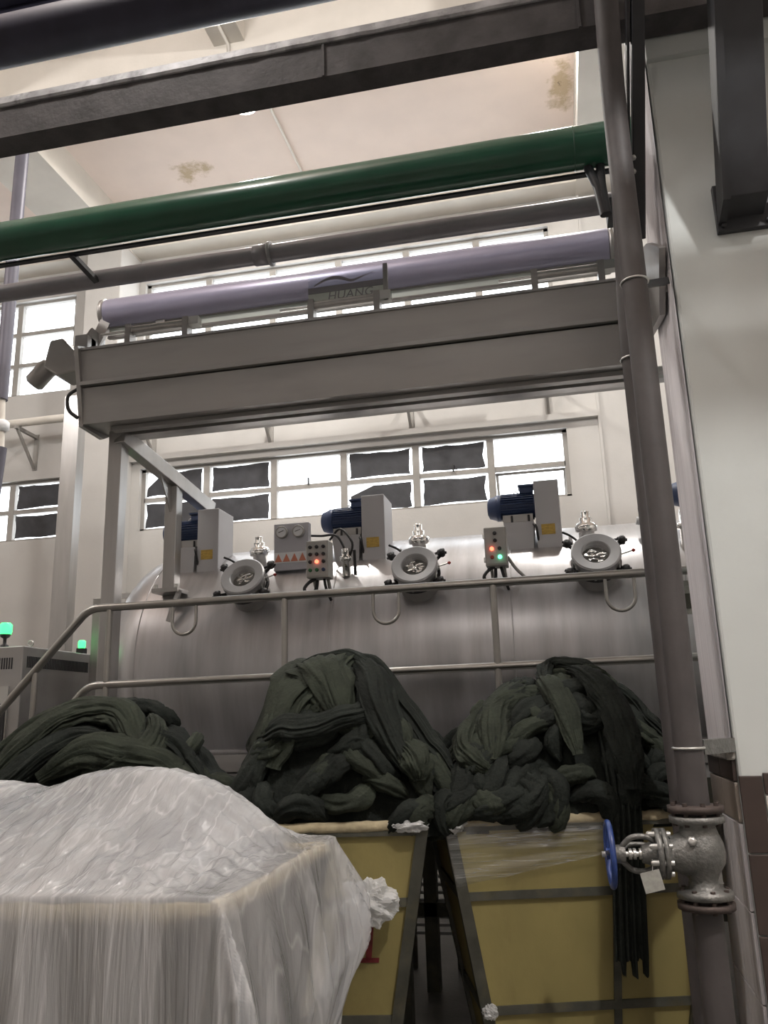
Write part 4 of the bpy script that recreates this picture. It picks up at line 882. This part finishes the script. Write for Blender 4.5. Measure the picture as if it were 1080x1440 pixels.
# right heap with the long hanging strip
pR = [(-.12, 1.22), (-.06, 1.36), (.0, 1.47), (.10, 1.59), (.22, 1.70), (.34, 1.78), (.46, 1.79), (.55, 1.84), (.64, 1.83), (.74, 1.76), (.86, 1.64), (.98, 1.48), (1.04, 1.36), (1.06, 1.22)]
exR = [([(.62, 1.55, .03), (.66, 1.15, .05), (.70, .8, .06), (.72, .45, .07), (.725, .2, .08)], .07, .03, 13, 'fab', .16),
       ([(.50, 1.6, .02), (.50, 1.25, .05), (.52, .9, .05), (.53, .65, .05), (.54, .42, .05)], .045, .025, 9, 'fab2', .16),
       ([(.46, 1.55, .0), (.36, 1.35, .03), (.26, 1.1, .04), (.22, .8, .04), (.20, .6, .03)], .06, .03, 9, 'fab2', .18),
       ([(.30, 1.5, .0), (.18, 1.25, .04), (.12, .95, .05), (.14, .7, .04), (.18, .55, .02)], .055, .035, 9, 'fab2', .18),
       ([(.12, 1.4, .0), (.04, 1.1, .03), (-.04, .7, .04), (-.08, .35, .03)], .06, .03, 11, 'fab2', .18),
       ([(.48, 1.35, .04), (.56, 1.55, .05), (.66, 1.45, .05), (.74, 1.3, .03)], .05, .04, 9, 'fab', .18),
       ([(.70, 1.35, .02), (.80, 1.2, .05), (.90, 1.1, .04), (1.0, .9, .03), (1.04, .6, .0)], .045, .03, 9, 'fab', .18),
       ([(.62, 1.2, .03), (.72, 1.35, .05), (.84, 1.3, .03)], .04, .03, 7, 'fab2', .18)]
hR, SR = heap('broad heap of dark green fabric with a strip hanging down its cart', mR, [(a+.035, b_) for a, b_ in pR], .39, .35, 1.20, 84, 23, exR, gF)
mb = MB(mR); rows = []
n_u = 36
for side in (0, 1):
    pass
for k in range(60):
    f_ = k/59; z = 1.70-1.02*f_; y = -.06+.006*(1.2-z) if z < 1.2 else .35-.41*math.sqrt(max(0, 1-((z-1.2)/.58)**2)); xc = .705-.015*f_+.012*math.sin(f_*4); hw = .062+.006*f_
    rag = .04*noise.noise((f_*2, 1, 1))
    fr_ = []; 
    for j in range(n_u):
        a = -1+2*j/(n_u-1); pl = .010*math.cos(a*17+f_*1.2)+.006*math.cos(a*31)
        zz = z-(.055*(1 if (int((a+1)*3.2) % 2) else 0)+.02*noise.noise((a*6, 0, 5)))*(f_**8)
        fr_.append((xc+hw*a, y+pl-.012*(1-a*a), zz))
    bk = [(p[0], p[1]+.012, p[2]) for p in reversed(fr_)]
    rows.append(fr_+bk)
mb.grid(rows, True, True).build('hanging_strip', 'fab', hR)
# left heap: loose long folds
pL = [(-.05, 1.36), (.05, 1.45), (.22, 1.56), (.42, 1.69), (.58, 1.75), (.80, 1.755), (.94, 1.70), (1.04, 1.62), (1.14, 1.50), (1.28, 1.42), (1.34, 1.34), (1.36, 1.22)]
exL = [([(.05, .6, .0), (.25, .95, .04), (.50, 1.2, .05), (.75, 1.3, .04), (.95, 1.15, .02)], .07, .035, 11, 'fab2', .18),
       ([(.30, .5, .02), (.48, .8, .05), (.68, 1.05, .06), (.88, 1.05, .06), (1.02, .75, .03)], .08, .04, 13, 'fab2', .18),
       ([(.98, 1.3, .03), (1.05, 1.0, .05), (1.03, .7, .05), (.92, .5, .04), (.80, .42, .03)], .06, .04, 11, 'fab2', .18),
       ([(.0, .75, .02), (.14, .9, .04), (.22, .65, .05), (.2, .4, .03)], .07, .045, 11, 'fab2', .18),
       ([(.60, .42, .03), (.80, .60, .05), (1.0, .62, .05), (1.2, .72, .05), (1.34, .60, .03)], .075, .05, 13, 'fab2', .2),
       ([(.30, .3, .03), (.5, .5, .04), (.7, .75, .04), (.85, .8, .03)], .055, .04, 9, 'fab', .2),
       ([(.2, 1.2, .02), (.42, 1.38, .04), (.62, 1.45, .04), (.86, 1.40, .03)], .055, .03, 9, 'fab', .18),
       ([(1.0, .9, .05), (1.15, 1.05, .05), (1.28, .95, .04)], .05, .04, 9, 'fab', .18)]
heap('low loose heap of dark green fabric behind the plastic film', mL, [(a+.05, b_) for a, b_ in pL], .45, .44, 1.20, 50, 37, exL, gF)

# ------------------------------------------------------------------ covered cart: pale cloth and film
def lump(u, v):       # height of the cloth in the covered cart
    z = .98
    for (cu, cv, h, su, sv) in ((.86, .62, .485, .50, .24), (.38, .62, .45, .36, .26), (.90, .28, .34, .20, .10), (.46, .24, .35, .22, .10), (1.12, .38, .31, .12, .12), (.12, .52, .40, .18, .24)):
        q = ((u-cu)/su)**2+((v-cv)/sv)**2; z = max(z, .98+h*math.exp(-(q*.62)**1.25))
    return z
pt = thing('cloth_bundle', 'pale grey cloth bundle seen through the plastic film', 'fabric', mF @ Vector((.69, .49, 1.1)))
rows = []
for i in range(70):
    u = .05+1.28*i/69
    rows.append([(u, v_, max(.98, lump(u, v_)-.035+.02*noise.noise((u*6, v_*6, 2))+.016*(.5-abs(noise.noise((u*11+v_*4, v_*6, 3)))))) for v_ in [.06+.86*j/59 for j in range(60)]])
MB(mF).grid(rows).build('cloth_top', 'fabpale', pt)
film = MB(mF); rows = []; W_, D_ = 1.38, .98; L_ = .86; NU, NV = 250, 220
GU, GV = 58, 44       # taut sheet over the cloth and the rim, relaxed like a membrane
obs = [[lump(-.02+(W_+.04)*i/(GU-1), -.02+(D_+.04)*j/(GV-1))+.012 for j in range(GV)] for i in range(GU)]
hz = [[max(obs[i][j], 1.222) for j in range(GV)] for i in range(GU)]
for it in range(260):
    for i in range(1, GU-1):
        hi, up, dn, ob = hz[i], hz[i-1], hz[i+1], obs[i]
        for j in range(1, GV-1):
            q = (up[j]+dn[j]+hi[j-1]+hi[j+1])*.25-.00008
            q = hi[j]+1.6*(q-hi[j]); hi[j] = q if q > ob[j] else ob[j]
for i in range(GU):
    for j in range(GV):
        if i in (0, GU-1) or j in (0, GV-1): hz[i][j] = 1.222
def taut(u, v):
    a = min(max((u+.02)/(W_+.04)*(GU-1), 0), GU-1.001); b = min(max((v+.02)/(D_+.04)*(GV-1), 0), GV-1.001); i, j = int(a), int(b); a -= i; b -= j
    return (hz[i][j]*(1-a)+hz[i+1][j]*a)*(1-b)+(hz[i][j+1]*(1-a)+hz[i+1][j+1]*a)*b
def skirt(d): return d
for i in range(NU):
    row = []
    a = -L_+(W_+2*L_)*i/(NU-1)
    for j in range(NV):
        b_ = -L_+(D_+2*L_)*j/(NV-1)
        cu, cv = min(max(a, -.02), W_+.02), min(max(b_, -.02), D_+.02); dx, dy = a-cu, b_-cv; d = math.hypot(dx, dy)
        if d < 1e-6:
            edge = min(cu+.02, W_+.02-cu, cv+.02, D_+.02-cv)
            z = taut(cu, cv)
            # taut wrinkles radiating from the ridges
            wr = .006*(.45-abs(noise.noise((cu*6+cv*3.2, cv*2.0-cu*.6, 1.7))))+.014*(.3-abs(noise.noise((cu*17-cv*9, cv*5+cu*3, 5.2))))+.006*(.4-abs(noise.noise((cu*38+cv*12, cv*9, 8.2))))
            wr += .034*(.3-abs(noise.noise((cu*24+cv*3, cv*2.2, 3.3))))*math.exp(-((cv-.20)/.22)**2)+.026*(.3-abs(noise.noise(((cv+.3*cu)*20, cu*2.5, 6.3))))*math.exp(-((cu-1.22)/.16)**2)
            z += wr*min(1, edge/.06)
            row.append((cu, cv, z))
        else:
            ex, ey = dx/d, dy/d; s = cu*ex*0+(cu+cv) ; per = (cu*abs(ey)+cv*abs(ex))+math.atan2(ey, ex)*.18
            corner = 4*abs(ex*ey)**1.2 if d > .001 else 0
            g = min(1, d/.5)
            fold = (.020*math.sin(per*31+2.2*noise.noise((per*3, d*2, 0)))+.030*noise.noise((per*7, d*1.2, 4))+.010*noise.noise((per*22, d*2.5, 8)))*g
            right = max(0, ex)
            fl = .018+.012*g+(.05*corner*g)+fold+right*.05*math.sin(min(1, d/.62)*PI*.62)*(1 if d < .62 else 1)-right*max(0, d-.38)*.35
            z = 1.222-.012*(1-math.exp(-d*20))-d*(.98-.30*corner)+.0*s
            z = max(z, .06+.02*noise.noise((a*5, b_*5, 0)))
            row.append((cu+ex*fl, cv+ey*fl, z))
    rows.append(row)
tag(film.grid(rows).build('plastic_film', 'film'), 'crinkled clear plastic film draped over the front cart', 'plastic sheet')

# stretched wrap on the right cart, crumpled plastic on the middle one
mb = MB(mR); rows = []
for i in range(60):
    f_ = i/59; u = -.02+.72*f_; rows.append([])
    zt = 1.20-.02*f_; zb_ = .955+.115*f_
    for j in range(24):
        g = j/23; z = zt+(zb_-zt)*g; k_ = .17*(1.2-z)/.94
        rows[-1].append((u+k_*(1-f_), k_*.7-.032-.004*math.sin(g*23+f_*2)-.003*noise.noise((f_*3, g*16, 2)), z+.004*noise.noise((f_*5, g*9, 7))))
tag(mb.grid(rows).build('plastic_wrap', 'wrap'), 'stretched clear plastic wrap across the yellow cart by the valve', 'plastic wrap')
def crumple(name, label, c, sx, sy, sz, seed, m_='bag'):
    rows = []
    for i in range(31):
        th = PI*i/30; rows.append([])
        for j in range(44):
            a = 2*PI*j/44; d = Vector((math.sin(th)*math.cos(a), math.sin(th)*math.sin(a), math.cos(th)))
            k = .72+.45*noise.ridged_multi_fractal(d*1.6+Vector((seed, 0, 0)), .9, 2.2, 4, 1, 2)*.5+.30*noise.noise(d*2.4+Vector((0, seed, 0)))
            rows[-1].append((c[0]+d.x*sx*k, c[1]+d.y*sy*k, c[2]+d.z*sz*k))
    o = MB().grid(rows, False, True).build(name, m_); tag(o, label, 'plastic bag'); return o
crumple('plastic_bag', 'crumpled clear plastic tied to the bar of the marked cart', (-.80, 3.36, .925), .11, .055, .085, 2.3)
crumple('plastic_bag', 'bunched plastic wrapped round the rim corner of the marked cart', (-.64, 3.40, 1.20), .075, .05, .028, 5.1)
crumple('plastic_bag', 'bunched plastic over the rim corner of the wrapped cart', (-.475, 3.485, 1.195), .045, .04, .034, 8.4)
crumple('plastic_bag', 'small plastic scrap low on the frame of the wrapped cart', (-.385, 3.60, .49), .03, .025, .03, 9.7)
